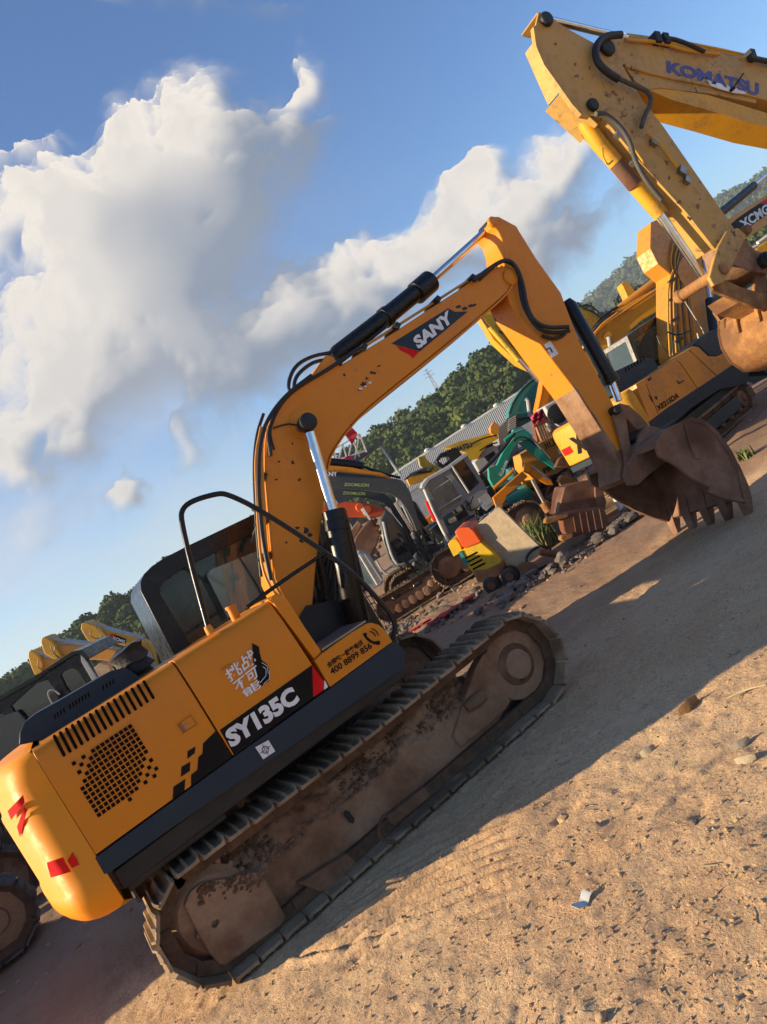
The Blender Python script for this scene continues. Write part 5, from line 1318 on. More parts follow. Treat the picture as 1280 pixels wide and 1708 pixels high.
# -- two charcoal diggers whose bent booms reach left
def build_diggers():
    P1 = PD(14.6); P2 = PD(15.6)
    r = thing('excavator', 'charcoal digger with a gooseneck boom, upper of the two with lime lettering', 'excavator', foot(P1, (700,940)), 'charcoal diggers behind the big boom')
    b = part(r, 'boom', 'greypaint', P1, [(520,790),(550,794),(572,795),(661,798.6),(670,801),(677,808),(684,820),(697,860),(714,912),(722,938),(712,942),(702,905),(688,868),(677,848),(669,836),(660,829),(650,823),(600,817),(561,814),(520,811)], 0, .22, bevel=.01)
    text_px('ZOOMLION', P1, [(574,810.5),(615.5,812),(616,806.6),(574.8,805.5)], 0, b, M['lime'], 'boom_lettering', .02, .01)
    rodc(r, P1, (712,935), (690,888), (659,838), -.12, .07); rodc(r, P1, (715,938), (697,895), (672,842), .30, .07)
    cb = part(r, 'cab', 'greypaint', P1, [(634,868),(643,851),(656,859),(672,882),(692,936),(667,948),(650,935),(638,900)], .25, .7, bevel=.03)
    part(cb, 'side_window', 'darkglass', P1, [(644,868),(655,866),(670,890),(680,920),(664,928),(652,905)], .24, .01)
    tub(cb, 'window_frame', 'silver', [([(640,870),(646,900),(655,930),(666,944)], .22, .03)], 8, 1, P1)
    tub(r, 'hose', 'rubber', [([(690,905),(700,930),(716,936),(724,945)], -.1, .02), ([(684,915),(690,935),(704,944)], -.1, .02)], 6, 1, P1)
    g1 = P1.pt((722,962)); low_track(r, P1, (654,1000), 1.0, 1.5, .1, .3, 1); low_track(r, P1, (640,990), 1.0, 1.5, 1.0, .3, 1)
    bl = part(r, 'dozer_blade', 'steel', P1, [(689,975),(700,970),(709,985),(718,1002),(705,1004),(696,992)], -.25, .06, bevel=.01)
    part(r, 'turret', 'greypaint', P1, [(690,925),(722,905),(742,915),(752,940),(700,965),(686,950)], .1, .9, bevel=.05)
    tub(r, 'front_rail', 'silver', [([(628,935),(640,955),(650,958)], -.05, .02), ([(655,945),(675,941),(696,932)], -.1, .03)], 6, 1, P1)
    r = thing('excavator', 'charcoal digger with a gooseneck boom, lower of the two with lime lettering', 'excavator', foot(P2, (690,935)), 'charcoal diggers behind the big boom')
    b = part(r, 'boom', 'greypaint', P2, [(520,810),(561,814),(600,817),(640,823),(660,838),(668,856),(676,885),(668,888),(659,862),(650,846),(640,838),(615,831),(575,828),(520,826)], 0, .22, bevel=.01)
    text_px('ZOOMLION', P2, [(572,824.5),(609,826),(609.6,821),(572.4,819.6)], 0, b, M['lime'], 'boom_lettering', .02, .01)
    rodc(r, P2, (690,930), (670,880), (643,846), -.1, .07); carrier(r, tuple(P2.pt((735,945), 1.2))[:2]+(0,), 150, .55, 'greypaint')
    # -- orange boomed machine above them
    P = PD(16.8)
    r = thing('excavator', 'orange excavator boom with a blue and white maker panel above the charcoal booms', 'excavator', foot(P, (690,900)))
    b = part(r, 'boom', 'orange', P, [(520,770),(550,776),(585,779),(609,784),(636,788),(660,800),(640,803),(600,797),(560,792),(520,790)], 0, .3, bevel=.01)
    part(b, 'lower_panel', 'navy', P, [(520,784),(570,788),(620,793),(645,797),(640,801),(600,798),(550,797),(520,796)], -.01, .02)
    text_px('SANY', P, [(538,796),(564,795),(562,787),(537,786)], -.01, b, M['white'], 'boom_lettering', .04, .015)
    tub(r, 'arm_cylinder', 'black', [([(530,768),(560,771),(590,774),(606,778)], .1, .09), ([(600,776),(640,790),(668,797)], .1, .03)], 10, 0, P)
    carrier(r, tuple(P.pt((720,900), 1.5))[:2]+(0,), 150, .6, 'orange')
    # -- red-orange boom with a bucket hanging at its tip
    P = PD(15.3)
    r = thing('excavator', 'bright red-orange excavator boom below the charcoal booms, with a muddy bucket hanging beside it', 'excavator', foot(P, (625,960)))
    b = part(r, 'boom', 'redpaint', P, [(530,842),(561,841),(577,836),(609,839),(634,844),(642,852),(636,861),(617,866),(604,862.5),(561,862.5),(530,864)], .2, .3, bevel=.015)
    mb = MB()
    for q in ((601,846),(613,850)): pin_disc(mb, P, q, .2, .09, .04)
    mb.build('pivot_boss', M['redpaint'], b)
    tub(r, 'boom_cylinder', 'chrome', [([(604,848),(620,873)], .1, .035)], 8, 0, P)
    bk = part(r, 'bucket', 'bucketsteel', P, [(590,902),(600,885),(613,870),(622,866),(628,876),(634,892),(630,908),(622,922),(612,928),(596,921),(588,912)], -.1, .75, bevel=.05)
    for i in range(6):
        t = i/5; q = Vector((624+8*math.sin(t*2.6), 868+54*t)); mb = MB(); mb.tube([P.pt(q, -.12), P.pt(q+Vector((6-3*t, 1+3*t)), -.12)], [.07,.045], 6); mb.build('tooth', M['tanbucket'], bk)
    part(r, 'link', 'mudsteel', P, [(577,900),(588,880),(597,868),(604,874),(594,900),(584,914)], -.05, .3, bevel=.02)
    # -- white cabbed machine low at the left of the row
    P = PD(13.8)
    r = thing('excavator', 'machine with a pale streaked cab low down, half hidden behind the big black boom cylinder', 'excavator', foot(P, (620,985)))
    cb = part(r, 'cab', 'silver', P, [(585,930),(600,920),(616,928),(636,962),(640,972),(622,984),(606,975)], 0, .6, bevel=.03)
    part(cb, 'side_window', 'greenglass', P, [(590,936),(597,932),(612,955),(622,974),(612,975)], -.01, .01)
    tub(cb, 'window_bar', 'whitepaint', [([(600,925),(630,975)], -.03, .02), ([(608,924),(637,968)], -.03, .015)], 6, 0, P)
    low_track(r, P, (616,1010), .8, .9, .2, .3, 1, 24)
build_diggers()

# -- grey cabbed crawler in the middle of the row
def build_grey():
    P = PD(14.0)
    r = thing('excavator', 'grey cabbed excavator with open door frame in the middle of the row', 'excavator', foot(P, (775,945)))
    w1 = [(715,815),(719,805),(741,794),(750,798),(771,833),(737,857)]; w2 = [(749,783),(773,765.5),(801,805.5),(779,824)]; dr = [(738,864),(772,840),(785,862),(765,884),(752,895)]
    cb = part(r, 'cab', 'cabgrey', P, [(706,812),(714,799),(747,780),(775,758),(780,760),(808,806),(815,824),(792,850),(796,866),(782,886),(754,903),(745,903)], 0, .06, [w1, w2, dr], .012)
    part(cb, 'far_side', 'cabgrey', P, [(706,812),(714,799),(747,780),(775,758),(780,760),(808,806),(815,824),(792,850),(796,866),(782,886),(754,903),(745,903)], .85, .05, [w1])
    part(cb, 'roof_shell', 'silver', P, [(703,814),(705,806),(713,797),(747,777),(777,755),(781,760),(748,784),(716,802),(709,814)], -.03, .95, bevel=.01)
    part(cb, 'door_window', 'midglass', P, w1, .02, .006); part(cb, 'side_window', 'darkglass', P, w2, .03, .006)
    tub(cb, 'front_post', 'whitepaint', [([(708,816),(722,850),(748,903)], -.04, .028)], 8, 0, P)
    tub(cb, 'red_tape', 'red', [([(712,836),(718,850),(726,868)], -.02, .035)], 8, 0, P)
    tub(cb, 'door_bar', 'silver', [([(731,850),(770,826)], -.02, .010), ([(722,818),(750,800)], -.02, .008), ([(753,775),(783,822)], -.02, .02)], 6, 0, P)
    mb = MB(); c = P.pt((764,862), .5); mb.box(c, (.35, .4, .12)); mb.box(c+Vector((.1, 0, .3)), (.1, .4, .5)); mb.build('seat', M['rubber'], cb, .03)
    tub(r, 'control_lever', 'steel', [([(785,866),(796,845),(803,840)], .1, .012), ([(776,880),(788,868)], .05, .012)], 6, 0, P)
    part(r, 'deck', 'cabgrey', P, [(745,903),(782,884),(800,866),(830,850),(842,868),(800,896),(752,926)], .05, .9, bevel=.02)
    low_track(r, P, (742,1000), 1.05, 1.7, -.05, .34, 1); low_track(r, P, (724,990), 1.05, 1.7, 1.0, .34, 1)
    part(r, 'dozer_blade', 'steel', P, [(752,982),(762,978),(768,982),(774,992),(770,999),(764,996)], -.35, .08, bevel=.01)
    pl = part(r, 'side_plate', 'silver', P, [(798,832),(812,822),(824,838),(812,852),(806,848)], -.05, .03); 
    # black lamp rack and yellow gear on the roof
    rk_ = part(r, 'roof_rack', 'black', P, [(727,768),(735,756),(758,747),(765,750),(773,763),(768,766),(742,784),(732,779)], .2, .5, [[(732,769),(738,762),(748,760),(750,767),(740,775)]], .01)
    Q = PD(18.5)
    r = thing('excavator', 'yellow excavator with dark blue lettering on its boom in front of the long shed', 'excavator', foot(Q, (800,850)))
    b = part(r, 'boom', 'lemon', Q, [(738,747),(770,735),(800,728),(820,720),(829,722),(832,731),(818,740),(806,752),(798,765),(782,768),(778,756),(760,748)], .1, .3, bevel=.01)
    text_px('KOMATSU', Q, [(748,760),(789,745),(785,737),(745,750)], .1, b, M['navy'], 'boom_lettering', .04, .02)
    part(r, 'arm', 'gold', Q, [(818,712),(824,703),(832,708),(834,722),(826,728),(818,722)], 0, .25, bevel=.01)
    tub(r, 'hose', 'rubber', [([(785,742),(795,736),(810,730),(828,726)], -.02, .02), ([(800,752),(815,742),(830,738)], -.02, .02)], 6, 1, Q)
    cb = part(r, 'cab', 'silver', Q, [(790,772),(806,752),(826,742),(836,758),(826,778),(802,792)], .2, .9, bevel=.03); part(cb, 'side_window', 'darkglass', Q, [(808,762),(824,752),(830,762),(818,776)], .19, .01)
    carrier(r, tuple(Q.pt((820,850), 2.4))[:2]+(0,), 160, .6, 'lemon')
    Q = PD(17.0)
    r = thing('excavator', 'yellow excavator bucket and boom end above the grey cab roof', 'excavator', foot(Q, (700,860)))
    part(r, 'boom', 'yellow', Q, [(678,798),(692,790),(716,781),(732,782),(734,788),(712,800),(684,811)], .1, .35, bevel=.01)
    part(r, 'bucket', 'lemon', Q, [(699,762),(708,760),(716,770),(733,779),(728,788),(714,786),(702,776)], .0, .5, bevel=.02)
    tub(r, 'arm_link', 'steel', [([(716,784),(722,778)], -.05, .04), ([(684,792),(712,780)], 0, .03)], 8, 0, Q)
    tub(r, 'hose', 'rubber', [([(676,800),(688,790),(705,788),(720,786)], .02, .02)], 6, 1, Q)
    P = PD(13.7); rng = random.Random(31)
    g = thing('hose_tangle', 'tangle of black hoses and rods between the grey cab and the pale plate', 'hoses', foot(P, (800,900)))
    mb = MB()
    for i in range(16):
        x, y = rng.uniform(770, 842), rng.uniform(838, 888); mb.tube([P.pt((x, y), .1*rng.random()), P.pt((x+rng.uniform(-10, 16), y+rng.uniform(-14, 8)), .2*rng.random()), P.pt((x+rng.uniform(0, 26), y+rng.uniform(-20, 6)), .2)], rng.choice([.012, .018, .026]), 6, 2)
    tag(mb.build('hoses', M['rubber'], g), kind='stuff')
    mb = MB()
    for i in range(6):
        x, y = rng.uniform(775, 835), rng.uniform(842, 880); mb.tube([P.pt((x, y), .05), P.pt((x+rng.uniform(4, 14), y-rng.uniform(8, 20)), .1)], .016, 6)
    tag(mb.build('bright_rods', M['silver'], g), kind='stuff')
    P = PD(14.0)
    g = thing('hose_tangle', 'tangle of dark hoses and lines hanging at the foot of the charcoal booms', 'hoses', foot(P, (700,930)))
    mb = MB()
    for i in range(22):
        x, y = rng.uniform(655, 735), rng.uniform(880, 945); mb.tube([P.pt((x, y), .1*rng.random()), P.pt((x+rng.uniform(-6, 14), y+rng.uniform(4, 20)), .2*rng.random()), P.pt((x+rng.uniform(6, 26), y+rng.uniform(8, 24)), .2)], rng.choice([.010, .016, .022]), 6, 2)
    tag(mb.build('hoses', M['rubber'], g), kind='stuff')
build_grey()

# -- machines added out of sight, so that their shadows fall across the yard
def build_side():
    r = thing('excavator', 'unseen dull yellow excavator left of the black cabbed one, added to shade the yard', 'excavator', (-4.5, 9.6, 0))
    carrier(r, (-4.5, 9.6, 0), 90, .85, 'oldyellow')
    r = thing('excavator', 'golden excavator hidden behind the big orange cab, added to shade the ground beyond', 'excavator', (2.6, 10.6, 0))
    carrier(r, (2.6, 10.6, 0), 12, .60, 'gold')  # kept low behind the cab, placed for the shadow it casts
build_side()

# -- small red-hooded yellow machine and the pale plate
def build_small():
    P = PL(815, 992, -50)
    r = thing('dumper', 'small yellow machine with a faded red hood and slotted grille, beside the pale leaning plate', 'dumper', foot(P, (815,985)))
    hood = part(r, 'hood', 'redpaint', P, [(758.5,888),(762,883),(769,880),(784,879),(790,884),(803,902),(801,906),(777,915),(771,912)], 0, .45, bevel=.03)
    bd = part(r, 'body', 'lemon', P, [(766,921),(775,915),(802,904),(820,919),(836,936),(836,944),(812,960),(794,964),(787,953),(774,937)], .02, .5, bevel=.02)
    mb = MB()
    for i in range(4):
        a = Vector((776+4.0*i, 930+6.2*i)); b = Vector((795+4.6*i, 920+6*i)); d = Vector((1.5, 2.6)); mb.slab([P.pt(p, .012) for p in (a, b, b+d, a+d)], P.n*.006)
    mb.build('grille_slots', M['void'], bd)
    part(r, 'side_box', 'lemon', P, [(747,908),(751,902),(761,899),(768,908),(772,920),(757,929)], .08, .4, bevel=.01)
    part(bd, 'blue_edge', 'teal', P, [(765,921),(770,919),(780,938),(779,946),(774,940)], .0, .03)
    part(r, 'rusty_skirt', 'tanbucket', P, [(787,952),(812,950),(836,938),(842,944),(838,956),(815,972),(797,972)], .0, .5, bevel=.02)
    for q, rr in (((820,977), .14), ((850,962), .14)):
        mb = MB(); c = P.pt(q, -.02); mb.lathe(c, P.n, [(0, rr*.7), (.01, rr*.95), (.04, rr), (.13, rr), (.16, rr*.9)], 22); w = mb.build('wheel', M['rubber'], r)
        mb = MB(); mb.lathe(c, -P.n, [(-.01, rr*.5), (.006, rr*.45)], 16); mb.build('rim', M['rust'], w)
    P = PL(868, 962, -55)
    mb = MB(); mb.px(P, [(788,882),(829,847),(834,846),(864,876),(908,919),(896,929),(860,953),(851,951),(820,918)], 0, .05)
    o = mb.build('steel_plate', M['cream'], None, .006, origin=foot(P, (858,955))); tag(o, 'big pale dusty steel plate leaning behind the red hooded machine', 'plate')
build_small()

# -- teal mini excavator and orange mini boom
def build_minis():
    P = PD(15.4)
    r = thing('excavator', 'teal mini excavator arched boom with white lettering down its side', 'excavator', foot(P, (850,850)))
    b = part(r, 'boom', 'green_teal', P, [(815,781),(829,776),(840,752),(856,731),(856,716),(870,711),(889,726),(888,734),(868,734),(854,755),(845,778),(842,804),(840,818),(823,812),(816,799)], 0, .2, bevel=.012)
    text_px('Kubota', P, [(837.5,795),(848,769),(842,766.5),(831.5,792)], 0, b, M['white'], 'boom_lettering', .03, .01)
    part(r, 'arm', 'green_teal', P, [(866,738),(882,732),(898,742),(912,760),(930,780),(926,783),(903,768),(884,752)], .05, .16, bevel=.008)
    rodc(r, P, (842,735), (858,722), (872,716), -.1, .035, 'green_teal')
    tub(r, 'hose', 'rubber', [([(858,736),(866,728),(880,730),(900,748)], -.05, .015), ([(800,790),(820,770),(840,748),(858,722)], -.1, .04)], 6, 1, P)
    bk = part(r, 'bucket', 'rust', P, [(926,779),(933,764),(944,757),(957,760),(966,775),(946,780)], -.1, .35, bevel=.02)
    rodc(r, P, (884,728), (903,748), (918,766), -.06, .025, 'steel')
    carrier(r, tuple(P.pt((858,850), 1.8))[:2]+(0,), 60, .38, 'green_teal', 'black')
    P = PD(14.3)
    r = thing('excavator', 'orange mini excavator boom with its elbow under the teal arch', 'excavator', foot(P, (850,880)))
    part(r, 'boom', 'orange', P, [(822,830),(872,786),(881,795),(846,826),(842,836),(838,848),(828,846)], 0, .15, bevel=.01)
    part(r, 'elbow', 'orange', P, [(874,785),(876,772),(884,769),(889,780),(883,790)], -.02, .19, bevel=.008)
    part(r, 'arm', 'orange', P, [(883,788),(889,778),(906,789),(920,802),(924,809),(912,808),(890,796)], 0, .14, bevel=.008)
    tub(r, 'boom_cylinder', 'orange', [([(824,815),(856,786)], -.05, .035)], 8, 0, P); tub(r, 'arm_rod', 'silver', [([(888,777),(916,800)], -.05, .018)], 8, 0, P)
    part(r, 'bucket', 'tanbucket', P, [(933,802),(938,792),(950,793),(966,806),(962,811),(940,812)], -.1, .3, bevel=.02)
    part(r, 'small_machine_body', 'navy', P, [(800,838),(815,826),(830,842),(838,862),(815,880),(806,870)], .1, .5, bevel=.03)
    part(r, 'data_plate', 'silver', P, [(800,833),(815,824),(825,840),(812,852)], .08, .015)
    carrier(r, tuple(P.pt((842,890), .9))[:2]+(0,), 150, .30, 'orange', 'black')
build_minis()

# -- big teal boom, orange arm, pale machine, lemon machine
def build_far_row():
    P = PD(19.0)
    r = thing('excavator', 'big teal excavator boom standing up in front of the shed roof', 'excavator', foot(P, (880,800)))
    b = part(r, 'boom', 'teal', P, [(903,620),(912,640),(906,665),(896,690),(886,702),(868,712),(848,700),(849,688),(854,672),(870,648),(886,634)], .2, .45, bevel=.02)
    tub(b, 'lift_rod', 'silver', [([(877,665),(881,668),(884,695)], .1, .05)], 8, 0, P)
    tub(r, 'hose', 'rubber', [([(850,690),(858,668),(876,645),(892,632)], .15, .03), ([(862,700),(880,696),(895,700)], .1, .03)], 6, 1, P)
    gr = part(r, 'radiator_grille', 'greypaint', P, [(846,698),(862,690),(868,710),(862,722),(848,722)], .0, .3)
    mb = MB()
    for i in range(6): mb.tube([P.pt((848,701+3.5*i), -.02), P.pt((861,694+3.5*i), -.02)], .02, 5)
    mb.build('grille_bar', M['silver'], gr)
    part(r, 'grey_housing', 'cabgrey', P, [(828,714),(846,700),(850,726),(862,726),(866,750),(846,775),(836,768)], .1, .9, bevel=.03)
    carrier(r, tuple(P.pt((876,800), 1.9))[:2]+(0,), 75, .7, 'teal')
    P = PD(18.0)
    r = thing('excavator', 'orange excavator arm leaning between the teal boom and the big arm', 'excavator', foot(P, (925,780)))
    part(r, 'arm', 'orange', P, [(908,621),(914,618),(945,655),(952,668),(900,690),(896,684),(902,655)], 0, .5, bevel=.02)
    tub(r, 'hard_pipe', 'orange', [([(908,624),(904,655),(897,688)], -.05, .03)], 8, 0, P)
    carrier(r, tuple(P.pt((905,800), .9))[:2]+(0,), 60, .42, 'orange', tracks=True)
    r = thing('wheel_loader', 'pale machine body with round dark vents beside the crimson tarp', 'machine', foot(PD(16.6), (930,760)))
    P = PD(16.6)
    b = part(r, 'body', 'silver', P, [(906,678),(940,659),(960,676),(962,700),(935,712),(918,700)], 0, .8, bevel=.05)
    mb = MB()
    for q, s in (((930,690), .22), ((944,684), .17)): mb.lathe(P.pt(q, .01), -P.n, [(-.02, s), (.02, s), (.03, s*.8)], 20)
    mb.build('round_vent', M['rubber'], b)
    mb = MB()
    for i in range(7): mb.tube([P.pt((896+4*i, 712-1.5*i), -.05), P.pt((905+4*i, 735-1.5*i), -.1)], .05, 6)
    mb.build('engine_parts', M['mudsteel'], r)
    mb = MB(); mb.lathe(P.pt((921,718), -.15), Vector((0,0,1)), [(0,.08),(.1,.1),(.14,.06),(.2,.06)], 14); mb.build('filter_bowl', M['steel'], r)
    part(r, 'rear_sheet', 'rust', P, [(890,705),(912,694),(918,722),(897,736)], .1, .3)
    mb = MB(); Q = PD(16.3); n = 8
    for i in range(n):
        for j in range(n): pass
    grid = [[Q.pt((884+ (905-884)*i/n + 8*j/n, 694 - 13*i/n + 16*j/n), .06*math.sin(i*1.7+j)+.04*math.cos(j*2.3)) for i in range(n+1)] for j in range(n+1)]
    vs = [p for row in grid for p in row]; m = n+1
    mb.add(vs + [v + Q.n*.03 for v in vs], [(j*m+i, j*m+i+1, (j+1)*m+i+1, (j+1)*m+i) for j in range(n) for i in range(n)] + [(m*m+j*m+i, m*m+(j+1)*m+i, m*m+(j+1)*m+i+1, m*m+j*m+i+1) for j in range(n) for i in range(n)])
    tag(mb.build('tarp', M['pinkcloth'], origin=Q.pt((895,700))), 'crumpled crimson tarp draped beside the pale machine', 'tarp')
    P = PD(16.0)
    r = thing('excavator', 'dark yellow machine body with black lettering under the crimson tarp', 'excavator', foot(P, (910,800)))
    b = part(r, 'body', 'gold', P, [(868,758),(903,738),(934,722),(948,745),(952,770),(930,790),(890,800),(872,780)], .2, .9, bevel=.03)
    text_px('川上', P, [(911,751),(931,740),(926,729),(906,741)], .2, b, M['ink'], 'side_lettering', .03, .02)
    text_px('PB', P, [(908,790),(920,784),(917,776),(905,782)], .2, b, M['ink'], 'side_lettering', .03, .02)
    part(b, 'paper_notice', 'white', P, [(930,750),(937,746),(941,755),(934,759)], .18, .01)
    # lemon machine: arm left of the big arm, boom right of it
    P = PD(17.2)
    r = thing('excavator', 'lemon yellow excavator whose arm and boom show on both sides of the big orange arm', 'excavator', foot(P, (985,700)))
    a = part(r, 'arm', 'lemon', P, [(804,526),(816,512),(831,501),(848,508),(880,545),(912,590),(930,640),(914,640),(902,618),(868,598),(828,562)], 0, .4, bevel=.015)
    part(a, 'edge_flange', 'yellow', P, [(800,527),(806,526),(830,561),(868,596),(904,616),(902,622),(864,604),(824,567)], -.03, .46)
    tub(r, 'hose', 'hosegrey', [([(833,508),(836,530),(846,560),(862,585),(886,595),(905,590)], -.08, .035), ([(802,528),(812,545),(828,552),(846,556)], -.06, .02)], 8, 2, P)
    cy = tub(r, 'bucket_cylinder', 'lemon', [([(818,545),(866,600)], -.12, .07)], 12, 0, P); tub(cy, 'rod', 'chrome', [([(866,600),(898,636)], -.12, .04)], 10, 0, P)
    b = part(r, 'boom', 'lemon', P, [(905,498),(944,508),(962,510),(985,516),(1003,528),(985,552),(962,565),(940,560),(915,530)], .1, .4, bevel=.01)
    tub(b, 'hose', 'rubber', [([(940,507),(965,512),(985,508),(1000,522)], .05, .02), ([(972,514),(990,520),(1002,530)], .05, .015)], 6, 1, P)
    P = PD(18.8)
    r = thing('excavator', 'deep yellow excavator with a knee bent boom rising behind the parked machine cab', 'excavator', foot(P, (1010,680)), None)
    b = part(r, 'boom', 'yellow', P, [(978,612),(974,590),(980,570),(992,552),(1006,538),(1030,518),(1070,494),(1100,478),(1125,462),(1130,490),(1109,512),(1070,535),(1048,555),(1020,580),(1000,620),(992,640)], 0, .45, bevel=.015)
    mb = MB(); mb.lathe(P.pt((1013,560)), -P.n, [(-.01, .26), (.01, .25), (.012, .12), (.05, .10)], 24); mb.build('boss_ring', M['yellow'], b)
    tub(b, 'hard_pipe', 'gold', [([(982,572),(1003,545),(1040,520),(1085,490),(1105,476)], -.05, .03), ([(978,580),(996,548),(1030,522)], -.05, .03)], 8, 1, P)
    tub(r, 'hose', 'rubber', [([(960,575),(975,560),(1000,532),(1030,512)], .1, .035), ([(972,588),(985,560),(1004,534),(1026,520)], 0, .025)], 8, 1, P)
    cy = tub(r, 'arm_cylinder', 'gold', [([(1024,522),(1100,464)], .2, .10)], 12, 0, P); tub(cy, 'rod', 'chrome', [([(1020,526),(980,556)], .2, .05)], 10, 0, P)
    cy = tub(r, 'boom_cylinder', 'silver', [([(1016,562),(1022,600)], -.12, .06)], 10, 0, P)
    part(r, 'arm_tip', 'yellow', P, [(1037,473),(1042,468),(1052,474),(1063,492),(1050,502),(1044,488)], .6, .4, bevel=.01)
    text_px('K', P, [(1100,492),(1108,488),(1106,480),(1098,484)], 0, b, M['navy'], 'boom_lettering', .05, .02)
    carrier(r, tuple(P.pt((1020,660), 1.2))[:2]+(0,), 20, .62, 'yellow', 'black')
    P = PD(17.5)
    # yellow booms seen at the far right edge
    r = thing('excavator', 'yellow excavator parts with white rails at the right edge behind the curled bucket', 'excavator', foot(PD(19.5), (1275,520)))
    P = PD(19.5)
    part(r, 'boom', 'yellow', P, [(1258,420),(1270,408),(1300,388),(1300,420),(1275,432)], 0, .4, bevel=.02)
    tub(r, 'rail', 'whitepaint', [([(1248,418),(1264,410)], -.1, .05), ([(1264,406),(1300,380)], -.1, .06)], 6, 0, P)
    carrier(r, tuple(P.pt((1330,500), 1.0))[:2]+(0,), 30, .6, 'yellow')
build_far_row()

# -- scrap, buckets, post, rubble between the machines
def build_scrap():
    random.seed(21)
    P = PL(960, 915)
    r = thing('bucket', 'wide rusty brown excavator bucket lying in front of the scrap with two stout teeth', 'bucket', foot(P, (960,905)))
    sh = part(r, 'shell', 'rust', P, [(936,862),(950,855),(978,850),(1007,846),(1014,862),(1019,881),(985,888),(948,899),(940,885)], 0, .55, bevel=.02)
    for q in ([(908,873),(911,864),(925,860),(950,856),(948,864),(918,873)], [(934,900),(936,893),(956,888),(957,897),(940,904)]): part(r, 'tooth', 'tanbucket', P, q, -.03, .14, bevel=.02)
    mb = MB()
    for i in range(5): mb.tube([P.pt((956+11*i, 857-2*i), -.006), P.pt((962+11*i, 893-3*i), -.006)], .010, 6)
    mb.build('weld_ridge', M['rust'], sh)
    P = PL(985, 884)
    r = thing('bucket', 'dark upright bucket behind the wide rusty one', 'bucket', foot(P, (965,880)))
    part(r, 'shell', 'bucketsteel', P, [(932,858),(936,835),(942,812),(960,806),(992,800),(996,846),(975,852),(945,862)], .1, .7, bevel=.02)
    part(r, 'side_plate', 'bucketsteel', P, [(992,798),(998,790),(1012,838),(1008,852),(994,850)], .05, .9, bevel=.01)
    P = PL(1041, 858)
    r = thing('post', 'white painted steel pipe leaning in front of the scrap, near the big bucket', 'post', foot(P, (1041,857)))
    tub(r, 'pipe', 'whitepaint', [([(989,757),(1041,857)], 0, .045)], 14, 0, P)
    P = PD(12.6)
    r = thing('steel_pipe', 'short silver pipe standing in the weeds left of the buckets', 'pipe', foot(P, (908,860)))
    tub(r, 'pipe', 'steel', [([(888,800),(910,842)], 0, .035)], 10, 0, P); tub(r, 'nozzle', 'tanbucket', [([(907,838),(916,852)], 0, .08)], 10, 0, P)
    # jumble of scrap parts: beams, plates, springs, each lying free
    names = [('scrap_beam','rusty steel beam'), ('scrap_plate','bent brown plate'), ('scrap_hose','black loop of scrap hose')]
    spots = [(838,900),(850,930),(872,905),(885,890),(900,905),(922,845),(915,820),(930,830),(1000,800),(975,795),(870,845),(862,870),(850,890),(895,835),(900,930),(925,925),(880,945)]
    col = 0
    for i, (x, y) in enumerate(spots):
        g = ground(x+14, y+26) if y < 880 else ground(x+6, y+14)
        Q = Plane((g.x, g.y), FRONTAL); mb = MB(); k = i % 3; s = random.uniform(.8, 1.3)
        mb_c = Q.pt((x, y))
        if k == 0: a = random.uniform(0, 3.1); d = (Q.d*math.cos(a)+Vector((0, 0, 1))*math.sin(a)*.5)*.30*s; mb.tube([mb_c-d, mb_c+d], .045, 4); mb.tube([mb_c-d+Q.n*.06, mb_c+d+Q.n*.06], .045, 4); mat = 'rust'
        elif k == 1:
            pts = [Vector((x, y))+Vector((math.cos(R(t))*random.uniform(8, 16)*s, math.sin(R(t))*random.uniform(6, 12)*s)) for t in range(0, 360, 60)]
            mb.px(Q, pts, 0, .08); mat = random.choice(['mudsteel', 'bucketsteel', 'cabgrey', 'rust'])
        else:
            ring = [mb_c + Q.d*math.cos(R(t))*.17*s + Vector((0, 0, math.sin(R(t))*.13*s)) + Q.n*.02*math.sin(R(3*t)) for t in range(0, 300, 20)]; mb.tube(ring, .022, 7); mat = 'rubber'
        nm, lb = names[k]; gr = ['scrap beams in the pile', 'scrap plates in the pile', 'scrap hose loops in the pile'][k]
        where = {0: 'in the scrap pile behind the pale leaning plate', 1: 'in the scrap pile behind the pale leaning plate', 2: 'in the scrap pile behind the pale leaning plate'}[k]
        tag(mb.build(nm, M[mat], None, .004 if k else 0, origin=(g.x, g.y, 0)), lb+' '+where, 'scrap', gr)
    mb = MB()
    for i in range(760):
        q = random.choice([((1050,862), 40, 9), ((1030,880), 40, 8), ((700,1035), 70, 22), ((860,985), 60, 14), ((940,940), 70, 14), ((640,1060), 50, 20), ((780,1005), 60, 14), ((1100,835), 40, 8)])
        x = q[0][0]+random.gauss(0, q[1]*.5); y = q[0][1]-(x-q[0][0])*.6+random.gauss(0, q[2]*.5); g = ground(x, y)
        if g.y < 6.8 and g.x < 7.6: continue
        rr = random.uniform(.015, .055) if random.random() < .9 else random.uniform(.055, .11); mb.rock((g.x, g.y, rr*.4), rr, random.random()*90, 1, .7)
    tag(mb.build('rubble', M['concrete']), 'grey broken rubble heaped along the feet of the parked machines', 'rubble', kind='stuff')
    g = ground(945, 938); mb = MB(); mb.rock((g.x, g.y, .08), .16, 4.4, 3, .7); tag(mb.build('boulder', M['concrete'], origin=(g.x, g.y, 0)), 'pale grey boulder at the foot of the scrap, right of the pale plate', 'boulder')
    # weeds
    rng = random.Random(2); mb = MB()
